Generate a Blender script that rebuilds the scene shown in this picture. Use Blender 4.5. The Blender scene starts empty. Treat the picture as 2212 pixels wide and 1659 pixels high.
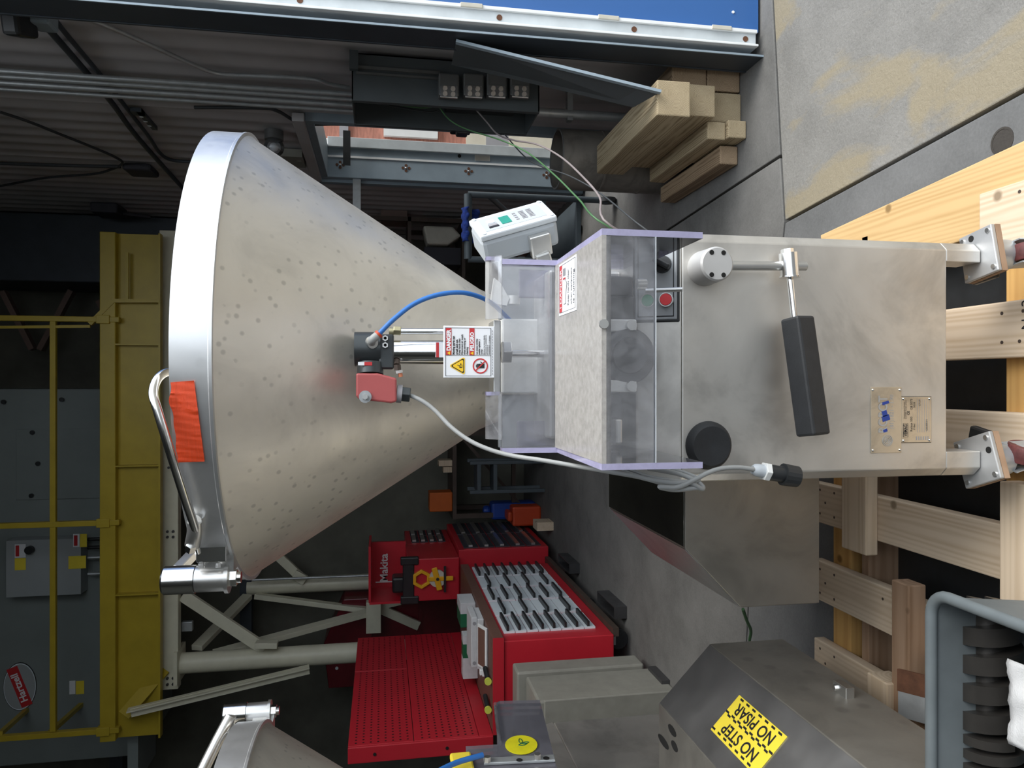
import bpy, math, random
from mathutils import Vector, Matrix
random.seed(7)
sc = bpy.context.scene
C = sc.collection
R = math.radians
# ------------------------------------------------------------------ camera (portrait shot stored on its side)
F, H, PITCH = 1600.0, 1.62, R(10.0)
CP, SP = math.cos(PITCH), math.sin(PITCH)
cam = bpy.data.cameras.new('camera'); cam.sensor_width = 36.0; cam.sensor_fit = 'HORIZONTAL'
cam.lens = F / 2212 * 36.0; cam.clip_start = 0.02; cam.clip_end = 200
camo = bpy.data.objects.new('camera', cam); C.objects.link(camo)
fwd = Vector((0, CP, -SP)); up = Vector((0, SP, CP)); rt = Vector((1, 0, 0))
M = Matrix((-up, rt, -fwd)).transposed().to_4x4(); M.translation = Vector((0, 0, H))
camo.matrix_world = M
sc.camera = camo
# ------------------------------------------------------------------ sky, sun, exposure
w = bpy.data.worlds.new('world'); sc.world = w; w.use_nodes = True
bg = w.node_tree.nodes['Background']; bg.inputs[0].default_value = (0.86, 0.93, 1.0, 1); bg.inputs[1].default_value = 1.0
_nt = w.node_tree; _tc = _nt.nodes.new('ShaderNodeTexCoord'); _sx = _nt.nodes.new('ShaderNodeSeparateXYZ'); _mr = _nt.nodes.new('ShaderNodeMapRange')   # overcast sky: zenith three times the horizon
_nt.links.new(_tc.outputs['Generated'], _sx.inputs[0]); _nt.links.new(_sx.outputs[2], _mr.inputs[0])
_mr.inputs[3].default_value = 1.10; _mr.inputs[4].default_value = 1.80; _nt.links.new(_mr.outputs[0], bg.inputs[1])
sd = bpy.data.lights.new('sun', 'SUN'); sd.energy = 2.2; sd.angle = R(40); sd.color = (1.0, 0.95, 0.87)
so = bpy.data.objects.new('sun', sd); C.objects.link(so)
so.rotation_euler = Vector((-0.60, 0.22, -0.76)).to_track_quat('-Z', 'Y').to_euler()
so.location = (6, -6, 8)
sc.view_settings.view_transform = 'Standard'; sc.view_settings.look = 'None'
sc.view_settings.exposure = 0.72; sc.view_settings.gamma = 1.0; sc.view_settings.use_curve_mapping = False

# ------------------------------------------------------------------ pixel -> place helpers (frame 2212x1659)
def ray(px, py):
    a = (829.5 - py) / F; b = (1106 - px) / F
    return Vector((a, CP + b * SP, -SP + b * CP))
O = Vector((0, 0, H))
def at(px, py, Y): r = ray(px, py); return O + r * (Y / r.y)
def atz(px, py, Z): r = ray(px, py); return O + r * ((Z - H) / r.z)
def atx(px, py, X): r = ray(px, py); return O + r * (X / r.x)

# ------------------------------------------------------------------ materials
MATS = {}
def newmat(name):
    m = bpy.data.materials.new(name); m.use_nodes = True
    nt = m.node_tree; nt.nodes.clear()
    out = nt.nodes.new('ShaderNodeOutputMaterial'); MATS[name] = m
    return m, nt, out
def N(nt, t, **kw):
    n = nt.nodes.new(t)
    for k, v in kw.items(): setattr(n, k, v)
    return n
def ramp(nt, fac, stops):
    r = N(nt, 'ShaderNodeValToRGB'); e = r.color_ramp.elements
    while len(e) < len(stops): e.new(0.5)
    for i, (p, c) in enumerate(stops):
        e[i].position = p; e[i].color = (*c, 1) if len(c) == 3 else c
    nt.links.new(fac, r.inputs[0]); return r.outputs[0]
def coords(nt, scale=(1, 1, 1), kind='Object'):
    tc = N(nt, 'ShaderNodeTexCoord'); mp = N(nt, 'ShaderNodeMapping'); mp.inputs['Scale'].default_value = scale
    nt.links.new(tc.outputs[kind], mp.inputs[0]); return mp.outputs[0]
def noise(nt, co, scale, detail=4, rough=0.6, dist=0.0):
    n = N(nt, 'ShaderNodeTexNoise'); n.inputs['Scale'].default_value = scale; n.inputs['Detail'].default_value = detail
    n.inputs['Roughness'].default_value = rough; n.inputs['Distortion'].default_value = dist
    nt.links.new(co, n.inputs['Vector']); return n.outputs['Fac']
def mixc(nt, fac, a, b, mode='MIX'):
    m = N(nt, 'ShaderNodeMix', data_type='RGBA', blend_type=mode)
    for s, v in ((m.inputs[0], fac), (m.inputs[6], a), (m.inputs[7], b)):
        if hasattr(v, 'is_output'): nt.links.new(v, s)
        elif isinstance(v, (int, float)): s.default_value = v
        else: s.default_value = (*v, 1)
    return m.outputs[2]
def bump(nt, h, strength, dist=0.002):
    b = N(nt, 'ShaderNodeBump'); b.inputs['Strength'].default_value = strength; b.inputs['Distance'].default_value = dist
    nt.links.new(h, b.inputs['Height']); return b.outputs[0]
def bsdf(nt, out, col, rough, metal=0.0, normal=None, spec=0.5, **kw):
    p = N(nt, 'ShaderNodeBsdfPrincipled')
    for s, v in (('Base Color', col), ('Roughness', rough), ('Metallic', metal)):
        if hasattr(v, 'is_output'): nt.links.new(v, p.inputs[s])
        else: p.inputs[s].default_value = (*v, 1) if isinstance(v, tuple) else v
    p.inputs['Specular IOR Level'].default_value = spec
    for k, v in kw.items(): p.inputs[k].default_value = v
    if normal is not None: nt.links.new(normal, p.inputs['Normal'])
    nt.links.new(p.outputs[0], out.inputs[0]); return p
def plain(name, col, rough=0.5, metal=0.0, var=0.12, scale=8.0, bmp=0.0, stretch=(1, 1, 1), spec=0.5):
    m, nt, out = newmat(name); co = coords(nt, stretch)
    n = noise(nt, co, scale)
    d = tuple(max(0, c * (1 - var)) for c in col); l = tuple(min(1, c * (1 + var)) for c in col)
    cc = ramp(nt, n, [(0.3, d), (0.7, l)])
    nm = bump(nt, noise(nt, co, scale * 12, 3), bmp) if bmp else None
    bsdf(nt, out, cc, rough, metal, nm, spec); return m
def steel(name, col, rough=0.35, metal=0.85, var=0.10, spots=0.0, streak=(1, 1, 1), blot=3.0, spot_scale=46):
    m, nt, out = newmat(name); co = coords(nt)
    n = noise(nt, co, blot, 5, 0.62, 0.6)
    d = tuple(c * (1 - var) for c in col)
    cc = ramp(nt, n, [(0.36, d), (0.5, col), (0.72, tuple(min(1, c * (1 + var * 0.5)) for c in col))])
    if spots:
        v = N(nt, 'ShaderNodeTexVoronoi'); v.inputs['Scale'].default_value = spot_scale; nt.links.new(co, v.inputs['Vector'])
        sel = ramp(nt, v.outputs['Color'], [(0.44, (0, 0, 0)), (0.48, (1, 1, 1))])
        dot = ramp(nt, v.outputs['Distance'], [(0.16, (1, 1, 1)), (0.30, (0, 0, 0))])
        msk = mixc(nt, 1.0, sel, dot, 'MULTIPLY')
        patch = ramp(nt, noise(nt, co, 4.5, 3), [(0.40, (0, 0, 0)), (0.52, (1, 1, 1))])
        msk = mixc(nt, 1.0, msk, patch, 'MULTIPLY'); msk = mixc(nt, 1.0, msk, (spots,) * 3, 'MULTIPLY')
        cc = mixc(nt, msk, cc, tuple(c * 0.5 for c in col))
    rr = ramp(nt, noise(nt, co, blot * 2.1, 4), [(0.3, (rough * 0.85,) * 3), (0.7, (rough * 1.2,) * 3)])
    fine = noise(nt, coords(nt, streak), 160, 2)
    bsdf(nt, out, cc, rr, metal, bump(nt, fine, 0.05, 0.001)); return m
def wood(name, axis, c1, c2, rough=0.75, ring=26.0, knots=True, wmix=0.22):
    m, nt, out = newmat(name); s = [9.0, 9.0, 9.0]; s[axis] = 0.7
    co = coords(nt, tuple(s))
    n = noise(nt, co, 1.6, 6, 0.6, 0.4)
    wv = N(nt, 'ShaderNodeTexWave', wave_type='RINGS', rings_direction='XYZ'[axis]); wv.inputs['Scale'].default_value = ring / 9
    wv.inputs['Distortion'].default_value = 5.0; wv.inputs['Detail'].default_value = 3; wv.inputs['Detail Scale'].default_value = 0.8
    nt.links.new(co, wv.inputs['Vector'])
    f = mixc(nt, wmix, n, wv.outputs['Color'])
    cc = ramp(nt, f, [(0.22, c2), (0.55, c1), (0.9, tuple(min(1, c * 1.08) for c in c1))])
    co2 = coords(nt); v = N(nt, 'ShaderNodeTexVoronoi'); v.inputs['Scale'].default_value = 7.0; nt.links.new(co2, v.inputs['Vector'])
    k = ramp(nt, v.outputs['Distance'], [(0.06, (1, 1, 1)), (0.12, (0, 0, 0))])
    if knots: cc = mixc(nt, k, cc, tuple(c * 0.55 for c in c2))
    bsdf(nt, out, cc, rough, 0, bump(nt, n, 0.25, 0.003), 0.25); return m
def clear(name, tint, haze, hazecol, gloss=0.06, scr=0.0, sc_=11, dist=1.5):
    m, nt, out = newmat(name); co = coords(nt)
    tr = N(nt, 'ShaderNodeBsdfTransparent'); tr.inputs[0].default_value = (*tint, 1)
    df = N(nt, 'ShaderNodeBsdfDiffuse')
    df.inputs[0].default_value = (*hazecol, 1)
    gl = N(nt, 'ShaderNodeBsdfGlossy'); gl.inputs['Roughness'].default_value = gloss
    fr = N(nt, 'ShaderNodeFresnel'); fr.inputs[0].default_value = 1.5
    hz = ramp(nt, noise(nt, co, sc_, 6, 0.65, dist), [(0.32, (max(0, haze - scr),) * 3), (0.68, (min(1, haze + scr),) * 3)])
    m1 = N(nt, 'ShaderNodeMixShader'); nt.links.new(hz, m1.inputs[0]); nt.links.new(tr.outputs[0], m1.inputs[1]); nt.links.new(df.outputs[0], m1.inputs[2])
    m2 = N(nt, 'ShaderNodeMixShader'); nt.links.new(fr.outputs[0], m2.inputs[0]); nt.links.new(m1.outputs[0], m2.inputs[1]); nt.links.new(gl.outputs[0], m2.inputs[2])
    nt.links.new(m2.outputs[0], out.inputs[0]); return m
def concrete(name, base, stain=None, bmp=0.3, dark=0.75, light=1.18, scale=3.0):
    m, nt, out = newmat(name); co = coords(nt)
    n = noise(nt, co, scale, 8, 0.65, 0.3)
    cc = ramp(nt, n, [(0.28, tuple(c * dark for c in base)), (0.52, base), (0.75, tuple(min(1, c * light) for c in base))])
    fine = noise(nt, co, 130, 3, 0.7)
    cc = mixc(nt, 0.22, cc, ramp(nt, fine, [(0.3, tuple(c * 0.55 for c in base)), (0.7, tuple(min(1, c * 1.5) for c in base))]))
    if stain:
        sn = ramp(nt, noise(nt, coords(nt, (2.2, 0.9, 1)), 1.7, 5, 0.55, 0.5), [(0.50, (0, 0, 0)), (0.58, (0.62,) * 3)])
        cc = mixc(nt, sn, cc, stain)
    bsdf(nt, out, cc, 0.82, 0, bump(nt, noise(nt, co, 70, 5, 0.7), bmp, 0.006), 0.3); return m

steel('body_steel', (0.66, 0.64, 0.605), 0.42, 0.85, 0.20, 0.0, (1, 1, 12), 4.5)
steel('hopper_steel', (0.75, 0.705, 0.625), 0.42, 0.62, 0.12, 0.5, (12, 12, 1), 5.0)
steel('band_steel', (0.72, 0.73, 0.74), 0.34, 0.8, 0.10, 0.25, (1, 1, 12), 6.0, 22)
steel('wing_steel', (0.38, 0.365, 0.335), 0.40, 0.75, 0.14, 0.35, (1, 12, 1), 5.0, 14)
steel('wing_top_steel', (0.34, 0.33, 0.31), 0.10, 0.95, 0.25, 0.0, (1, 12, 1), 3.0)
steel('chamfer_lit_steel', (0.52, 0.52, 0.53), 0.36, 0.9, 0.12, 0.0, (1, 14, 1), 4.0)  # lighter than the wing steel, its bright reflection put into the colour
steel('chrome', (0.80, 0.80, 0.79), 0.16, 1.0, 0.05)
steel('satin_steel', (0.68, 0.68, 0.67), 0.30, 0.95, 0.08)
steel('grey_plate_steel', (0.50, 0.51, 0.52), 0.45, 0.6, 0.08, 0, (1, 1, 1), 9)
steel('dark_steel', (0.10, 0.10, 0.105), 0.42, 0.7, 0.2)
steel('plate_brass', (0.62, 0.545, 0.43), 0.34, 0.75, 0.22, 0, (1, 1, 1), 12)
steel('galvanised', (0.50, 0.53, 0.55), 0.4, 0.6, 0.12, 0, (1, 1, 1), 14)
steel('rusty_pipe', (0.20, 0.185, 0.165), 0.55, 0.35, 0.35, 0, (1, 1, 1), 6)
plain('knob_grey', (0.50, 0.50, 0.50), 0.45, 0.25, 0.06)
plain('black_rubber', (0.022, 0.024, 0.027), 0.62, 0, 0.2, 30, 0.15)
plain('black_plastic', (0.018, 0.02, 0.022), 0.4, 0, 0.2, 20)
plain('hole_black', (0.006, 0.006, 0.006), 0.9, 0, 0.0)
plain('white_plastic', (0.68, 0.73, 0.78), 0.42, 0, 0.03)
plain('grey_plastic', (0.46, 0.50, 0.54), 0.45, 0, 0.03)
plain('nylon_white', (0.72, 0.73, 0.72), 0.5, 0, 0.03)
plain('lcd_green', (0.03, 0.27, 0.20), 0.25, 0, 0.06)
plain('label_white', (0.80, 0.82, 0.86), 0.4, 0, 0.02)
plain('label_red', (0.52, 0.03, 0.035), 0.4, 0, 0.03)
plain('label_yellow', (0.86, 0.55, 0.02), 0.4, 0, 0.03)
plain('sticker_yellow', (0.85, 0.68, 0.06), 0.45, 0, 0.06)
plain('sticker_lemon', (0.82, 0.76, 0.02), 0.35, 0, 0.12, 25)
plain('ink', (0.012, 0.012, 0.016), 0.6, 0, 0.0)
plain('ink_blue', (0.02, 0.05, 0.28), 0.5, 0, 0.0)
plain('ink_grey', (0.30, 0.30, 0.32), 0.6, 0, 0.0)
plain('tape_orange', (0.86, 0.075, 0.012), 0.45, 0, 0.08, 12, 0.4, (0.3, 0.3, 40))
plain('hose_blue', (0.03, 0.16, 0.50), 0.35, 0, 0.05)
plain('cable_grey', (0.33, 0.34, 0.34), 0.5, 0, 0.06)
plain('cable_dark', (0.04, 0.045, 0.05), 0.6, 0, 0.1)
plain('cable_green', (0.06, 0.15, 0.06), 0.5, 0, 0.1)
plain('cable_pink', (0.24, 0.205, 0.205), 0.5, 0, 0.1)
plain('solenoid_red', (0.40, 0.085, 0.085), 0.5, 0, 0.06)
plain('anodised', (0.055, 0.062, 0.066), 0.38, 0.5, 0.1)
plain('brass', (0.42, 0.38, 0.24), 0.35, 0.8, 0.1)
plain('copper', (0.60, 0.22, 0.12), 0.4, 0.5, 0.1)
plain('button_green', (0.02, 0.26, 0.13), 0.3, 0, 0.05)
plain('button_red', (0.72, 0.04, 0.05), 0.3, 0, 0.05)
plain('panel_grey', (0.34, 0.36, 0.38), 0.5, 0.2, 0.04)
plain('maroon_wheel', (0.13, 0.035, 0.035), 0.6, 0, 0.5, 30)
plain('red_paint', (0.50, 0.018, 0.032), 0.38, 0, 0.06, 3)
plain('dark_red_paint', (0.13, 0.006, 0.014), 0.3, 0, 0.3, 3)
plain('drawer_grey', (0.74, 0.82, 0.88), 0.4, 0, 0.03)
plain('laminate_brown', (0.16, 0.085, 0.065), 0.5, 0, 0.08)
plain('cream_paint', (0.66, 0.64, 0.51), 0.42, 0, 0.06)
plain('yellow_paint', (0.45, 0.335, 0.028), 0.42, 0, 0.10, 4)
plain('unit_grey', (0.21, 0.24, 0.24), 0.5, 0, 0.06, 3)
plain('unit_box_grey', (0.34, 0.37, 0.385), 0.45, 0, 0.05, 3)
plain('enclosure_beige', (0.25, 0.247, 0.22), 0.5, 0.1, 0.12, 9)
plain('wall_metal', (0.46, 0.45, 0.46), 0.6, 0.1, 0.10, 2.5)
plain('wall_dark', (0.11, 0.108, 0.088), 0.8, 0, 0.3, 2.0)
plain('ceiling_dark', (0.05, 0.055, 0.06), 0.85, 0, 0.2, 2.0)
plain('blue_panel', (0.035, 0.125, 0.36), 0.35, 0, 0.03, 2)
plain('jamb_white', (0.60, 0.65, 0.68), 0.4, 0.1, 0.12, 6)
plain('jamb_dark', (0.045, 0.055, 0.068), 0.5, 0.2, 0.12, 6)
plain('jamb_blue', (0.29, 0.36, 0.42), 0.45, 0.15, 0.08, 6)
plain('rust', (0.12, 0.05, 0.025), 0.8, 0, 0.3, 30)
plain('box_grey_paint', (0.075, 0.088, 0.095), 0.5, 0.1, 0.1, 5)
plain('cast_grey', (0.13, 0.135, 0.135), 0.5, 0.3, 0.1, 12)
plain('outlet_tan', (0.45, 0.40, 0.35), 0.5, 0, 0.08)
plain('tub_grey', (0.12, 0.14, 0.15), 0.48, 0, 0.15, 8)
plain('screw_black', (0.030, 0.028, 0.026), 0.34, 0.2, 0.2, 10)
plain('paper_white', (0.60, 0.61, 0.63), 0.8, 0, 0.04, 30, 0.6)
plain('paper_cream', (0.55, 0.53, 0.46), 0.8, 0, 0.08)
plain('cloth_blue', (0.015, 0.045, 0.26), 0.95, 0, 0.5, 60, 1.0)
plain('cart_grey', (0.085, 0.105, 0.12), 0.5, 0.3, 0.1)
plain('cardboard', (0.19, 0.13, 0.11), 0.8, 0, 0.1)
plain('box_dark', (0.035, 0.035, 0.045), 0.7, 0, 0.1)
plain('folder_green', (0.01, 0.13, 0.055), 0.5, 0, 0.05)
plain('orange_box', (0.50, 0.10, 0.008), 0.5, 0, 0.08)
plain('orange_red', (0.50, 0.05, 0.01), 0.5, 0, 0.08)
plain('plastic_blue', (0.01, 0.05, 0.30), 0.45, 0, 0.1)
plain('lamp_lemon', (0.62, 0.68, 0.10), 0.3, 0, 0.05)
plain('tape_yellow', (0.78, 0.40, 0.01), 0.45, 0, 0.05)
plain('frame_brown', (0.07, 0.05, 0.04), 0.6, 0.2, 0.2)
plain('brick_far', (0.45, 0.20, 0.15), 0.85, 0, 0.25, 9, 0, (1, 1, 6))
plain('white_paint', (0.80, 0.82, 0.83), 0.5, 0, 0.04)
plain('render_cream', (0.66, 0.62, 0.52), 0.8, 0, 0.06)
plain('render_grey', (0.33, 0.33, 0.36), 0.8, 0, 0.06)
wood('pine_y', 1, (0.64, 0.52, 0.39), (0.50, 0.375, 0.25))
wood('pine_x', 0, (0.62, 0.50, 0.37), (0.48, 0.36, 0.24))
wood('pine_orange_x', 0, (0.60, 0.36, 0.13), (0.46, 0.25, 0.08))
wood('pine_orange_y', 1, (0.56, 0.385, 0.19), (0.44, 0.28, 0.12))
wood('pine_brown_x', 0, (0.36, 0.24, 0.16), (0.22, 0.13, 0.075), ring=16)
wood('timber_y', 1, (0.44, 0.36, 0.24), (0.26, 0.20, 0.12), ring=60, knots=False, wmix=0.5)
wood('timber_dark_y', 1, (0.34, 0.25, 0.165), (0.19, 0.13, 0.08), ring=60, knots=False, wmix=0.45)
clear('guard_clear', (0.93, 0.935, 0.95), 0.11, (0.74, 0.75, 0.80), 0.05, 0.07)
clear('guard_dusty', (0.85, 0.85, 0.86), 0.60, (0.60, 0.575, 0.545), 0.2, 0.10, 70, 0.1)
clear('guard_edge', (0.62, 0.60, 0.80), 0.75, (0.50, 0.48, 0.70), 0.1, 0.1)
clear('guard_dark', (0.80, 0.80, 0.86), 0.28, (0.46, 0.46, 0.54), 0.05, 0.05)
clear('globe_glass', (0.9, 0.92, 0.95), 0.12, (0.6, 0.62, 0.64), 0.05, 0.02)
clear('plastic_film', (0.9, 0.9, 0.9), 0.14, (0.8, 0.8, 0.8), 0.08, 0.08)
concrete('slab_rough', (0.215, 0.21, 0.197), (0.29, 0.24, 0.145), 0.7)
concrete('slab_smooth', (0.135, 0.137, 0.138), None, 0.15, 0.72, 1.25, 2.5)
concrete('slab_inside', (0.15, 0.148, 0.143), None, 0.12, 0.58, 1.35, 2.6)
concrete('joint_dark', (0.05, 0.045, 0.04), None, 0.3)

# ------------------------------------------------------------------ mesh builder
WL = {}
def orth(d):
    d = d.normalized(); a = Vector((0, 0, 1)) if abs(d.z) < 0.9 else Vector((1, 0, 0))
    u = d.cross(a).normalized(); return u, d.cross(u).normalized()
class MB:
    def __init__(s): s.v = []; s.f = []; s.m = []
    def add(s, vs, fs, mi=0):
        o = len(s.v); s.v += [Vector(p) for p in vs]; s.f += [[i + o for i in f] for f in fs]; s.m += [mi] * len(fs); return s
    def box(s, x0, x1, y0, y1, z0, z1, mi=0):
        return s.add([(x, y, z) for z in (z0, z1) for y in (y0, y1) for x in (x0, x1)],
                     [(0, 2, 3, 1), (4, 5, 7, 6), (0, 1, 5, 4), (2, 6, 7, 3), (0, 4, 6, 2), (1, 3, 7, 5)], mi)
    def rbox(s, c, ax, ay, az, hx, hy, hz, mi=0):
        c = Vector(c); P = []
        for k in (-1, 1):
            for j in (-1, 1):
                for i in (-1, 1): P.append(c + ax * (hx * i) + ay * (hy * j) + az * (hz * k))
        return s.add(P, [(0, 2, 3, 1), (4, 5, 7, 6), (0, 1, 5, 4), (2, 6, 7, 3), (0, 4, 6, 2), (1, 3, 7, 5)], mi)
    def bar(s, p0, p1, wd, th, upv=None, mi=0):
        p0, p1 = Vector(p0), Vector(p1); d = (p1 - p0); L = d.length; d = d / L
        u = Vector(upv) if upv is not None else (Vector((0, 0, 1)) if abs(d.z) < 0.9 else Vector((0, 1, 0)))
        sx = d.cross(u).normalized(); u2 = sx.cross(d)
        return s.rbox((p0 + p1) / 2, d, sx, u2, L / 2, wd / 2, th / 2, mi)
    def cyl(s, p0, p1, r0, r1=None, n=20, mi=0, cm=None):
        p0, p1 = Vector(p0), Vector(p1); r1 = r0 if r1 is None else r1
        u, v = orth(p1 - p0); vs = []
        for p, r in ((p0, r0), (p1, r1)):
            for i in range(n):
                a = 2 * math.pi * i / n; vs.append(p + u * (math.cos(a) * r) + v * (math.sin(a) * r))
        s.add(vs, [(i, (i + 1) % n, n + (i + 1) % n, n + i) for i in range(n)], mi)
        o = len(s.v) - 2 * n; cm = mi if cm is None else cm
        s.f += [[o + i for i in range(n)][::-1], [o + n + i for i in range(n)]]; s.m += [cm, cm]; return s
    def ring(s, p0, p1, ro, ri, n=24, mi=0):
        p0, p1 = Vector(p0), Vector(p1); u, v = orth(p1 - p0); vs = []
        for p, r in ((p0, ro), (p1, ro), (p1, ri), (p0, ri)):
            for i in range(n):
                a = 2 * math.pi * i / n; vs.append(p + u * (math.cos(a) * r) + v * (math.sin(a) * r))
        fs = []
        for k in range(4):
            for i in range(n):
                j = (i + 1) % n; k2 = (k + 1) % 4; fs.append((k * n + i, k * n + j, k2 * n + j, k2 * n + i))
        return s.add(vs, fs, mi)
    def tube(s, pts, r, n=10, mi=0, sub=6):
        P = [Vector(p) for p in pts]
        if len(P) > 2 and sub > 1:
            Q = []; E = [P[0] * 2 - P[1]] + P + [P[-1] * 2 - P[-2]]
            for i in range(1, len(E) - 2):
                a, b, c, d = E[i - 1:i + 3]
                for k in range(sub):
                    t = k / sub
                    Q.append(0.5 * ((2 * b) + (c - a) * t + (2 * a - 5 * b + 4 * c - d) * t * t + (3 * b - a - 3 * c + d) * t ** 3))
            P = Q + [P[-1]]
        vs = []; u = None
        for i, p in enumerate(P):
            d = (P[min(i + 1, len(P) - 1)] - P[max(i - 1, 0)]).normalized()
            if u is None: u, v = orth(d)
            else:
                u = (u - d * u.dot(d)).normalized(); v = d.cross(u)
            for k in range(n):
                a = 2 * math.pi * k / n; vs.append(p + u * (math.cos(a) * r) + v * (math.sin(a) * r))
        fs = []
        for i in range(len(P) - 1):
            for k in range(n):
                j = (k + 1) % n; fs.append((i * n + k, i * n + j, (i + 1) * n + j, (i + 1) * n + k))
        fs.append(list(range(n))[::-1]); fs.append([(len(P) - 1) * n + k for k in range(n)])
        return s.add(vs, fs, mi)
    def lathe(s, prof, c, n=96, mi=0, axis=None, closed=False):
        c = Vector(c); ax = Vector((0, 0, 1)) if axis is None else Vector(axis).normalized(); u, v = orth(ax); vs = []
        for r, z in prof:
            for i in range(n):
                a = 2 * math.pi * i / n; vs.append(c + ax * z + u * (math.cos(a) * r) + v * (math.sin(a) * r))
        fs = []; m = len(prof)
        for k in range(m if closed else m - 1):
            k2 = (k + 1) % m
            for i in range(n):
                j = (i + 1) % n; fs.append((k * n + i, k * n + j, k2 * n + j, k2 * n + i))
        return s.add(vs, fs, mi)
    def prism(s, poly, vec, mi=0, side=None):
        P = [Vector(p) for p in poly]; vec = Vector(vec); n = len(P); side = mi if side is None else side
        s.add(P + [p + vec for p in P], [list(range(n))[::-1], [n + i for i in range(n)]], mi)
        o = len(s.v) - 2 * n
        s.f += [[o + i, o + (i + 1) % n, o + n + (i + 1) % n, o + n + i] for i in range(n)]; s.m += [side] * n; return s
    def sphere(s, c, r, n=16, mi=0, sq=(1, 1, 1)):
        c = Vector(c); k = n // 2; vs = []
        for i in range(k + 1):
            t = math.pi * i / k
            for j in range(n):
                a = 2 * math.pi * j / n
                vs.append(c + Vector((r * math.sin(t) * math.cos(a) * sq[0], r * math.sin(t) * math.sin(a) * sq[1], r * math.cos(t) * sq[2])))
        return s.add(vs, [(i * n + j, (i + 1) * n + j, (i + 1) * n + (j + 1) % n, i * n + (j + 1) % n) for i in range(k) for j in range(n)], mi)
    def build(s, name, mats, parent=None, smooth=0, bevel=0.0, origin=None):
        if isinstance(mats, str): mats = [mats]
        lo = Vector([min(p[i] for p in s.v) for i in range(3)]); hi = Vector([max(p[i] for p in s.v) for i in range(3)])
        o3 = (lo + hi) / 2
        if parent is None: o3.z = lo.z
        if origin is not None: o3 = Vector(origin)
        me = bpy.data.meshes.new(name); me.from_pydata([p - o3 for p in s.v], [], s.f)
        for m in mats: me.materials.append(MATS[m])
        me.polygons.foreach_set('material_index', s.m)
        import bmesh
        bm = bmesh.new(); bm.from_mesh(me); bmesh.ops.recalc_face_normals(bm, faces=bm.faces); bm.to_mesh(me); bm.free()
        if smooth:
            me.shade_smooth(); me.set_sharp_from_angle(angle=R(smooth))
        ob = bpy.data.objects.new(name, me); C.objects.link(ob)
        if parent is not None:
            ob.parent = parent; ob.location = o3 - WL[parent.name]
        else: ob.location = o3
        WL[ob.name] = o3
        if bevel:
            b = ob.modifiers.new('bevel', 'BEVEL'); b.width = bevel; b.segments = 2; b.limit_method = 'ANGLE'; b.angle_limit = R(40)
        return ob
def tag(o, label=None, cat=None, group=None, kind=None):
    if label: o['label'] = label
    if cat: o['category'] = cat
    if group: o['group'] = group
    if kind: o['kind'] = kind
    return o
def thing(name, label, cat, loc, group=None, kind=None):
    o = bpy.data.objects.new(name, None); C.objects.link(o); o.location = loc; o.empty_display_size = 0.1
    WL[o.name] = Vector(loc); return tag(o, label, cat, group, kind)
def struct(o): o['kind'] = 'structure'; return o
def copy_tree(o, parent=None, skip=()):
    c = o.copy(); C.objects.link(c); c.parent = parent; WL[c.name] = WL[o.name]
    for ch in list(o.children):
        if ch.name.split('.')[0] in skip: continue
        copy_tree(ch, c, skip)
    return c
def text(name, body, size, org, xd, yd, mat, parent, lift=0.0, align='LEFT', bold=0.0, sx=1.0, spacing=1.0, fit=0):
    cu = bpy.data.curves.new(name, 'FONT'); cu.body = body; cu.size = size; cu.align_x = align; cu.offset = bold; cu.space_line = spacing
    cu.resolution_u = 4
    tmp = bpy.data.objects.new('tmp', cu); me0 = bpy.data.meshes.new_from_object(tmp)
    if fit:
        wid = max(v.co.x for v in me0.vertices) - min(v.co.x for v in me0.vertices); sx = min(sx, fit / wid)
    xd, yd = Vector(xd).normalized(), Vector(yd).normalized(); nz = xd.cross(yd); mb = MB(); org = Vector(org)
    mb.add([org + xd * (v.co.x * sx) + yd * v.co.y + nz * lift for v in me0.vertices], [list(p.vertices) for p in me0.polygons])
    bpy.data.objects.remove(tmp); bpy.data.curves.remove(cu); bpy.data.meshes.remove(me0)
    return mb.build(name, mat, parent)
X1, Y1, Z1 = Vector((1, 0, 0)), Vector((0, 1, 0)), Vector((0, 0, 1))
# ================================================================== THE SETTING
XR, YB, XLW = 1.62, 8.4, -5.0        # right wall, back wall, left wall
fl = struct(MB().box(-9, 9, -9, 16, -0.12, -0.025).build('floor', 'joint_dark'))
def slab(poly, m):
    MB().prism([(x, y, -0.10) for x, y in poly], (0, 0, 0.10)).build('slab', m, fl, bevel=0.004)
g = 0.006
slab([(0.752 + g, 1.643), (0.662 + g, 2.785 - g), (1.48, 2.863 - g), (8.9, 3.6), (8.9, -8.9), (1.6 + g, -8.9)], 'slab_rough')
slab([(0.752 - g, 1.643), (0.662 - g, 2.785 - g), (-0.9, 3.08 - g), (-8.9, 3.9), (-8.9, -8.9), (1.6 - g, -8.9)], 'slab_smooth')
slab([(0.662, 2.785 + g), (-0.9, 3.08 + g), (-5.0, 3.5), (-5.0, YB + .3), (0.66, YB + .3), (0.92 - g, 3.3), (0.94 - g, 2.815 + g)], 'slab_inside')
slab([(0.94 + g, 2.815 + g), (1.48, 2.863 + g), (2.0, 2.92), (2.0, YB + .3), (0.66 + 2 * g, YB + .3), (0.92 + g, 3.3)], 'slab_inside')
slab([(2.0 + g, 2.93), (8.9, 3.62), (8.9, 15), (2.0 + g, 15)], 'slab_rough')
pc = atz(2165, 305, 0.0)
MB().ring(pc + Z1 * -0.02, pc + Z1 * 0.0015, 0.037, 0.031).cyl(pc + Z1 * -0.02, pc + Z1 * 0.0005, 0.031, n=20).build('floor_plug', 'joint_dark', fl)

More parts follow.
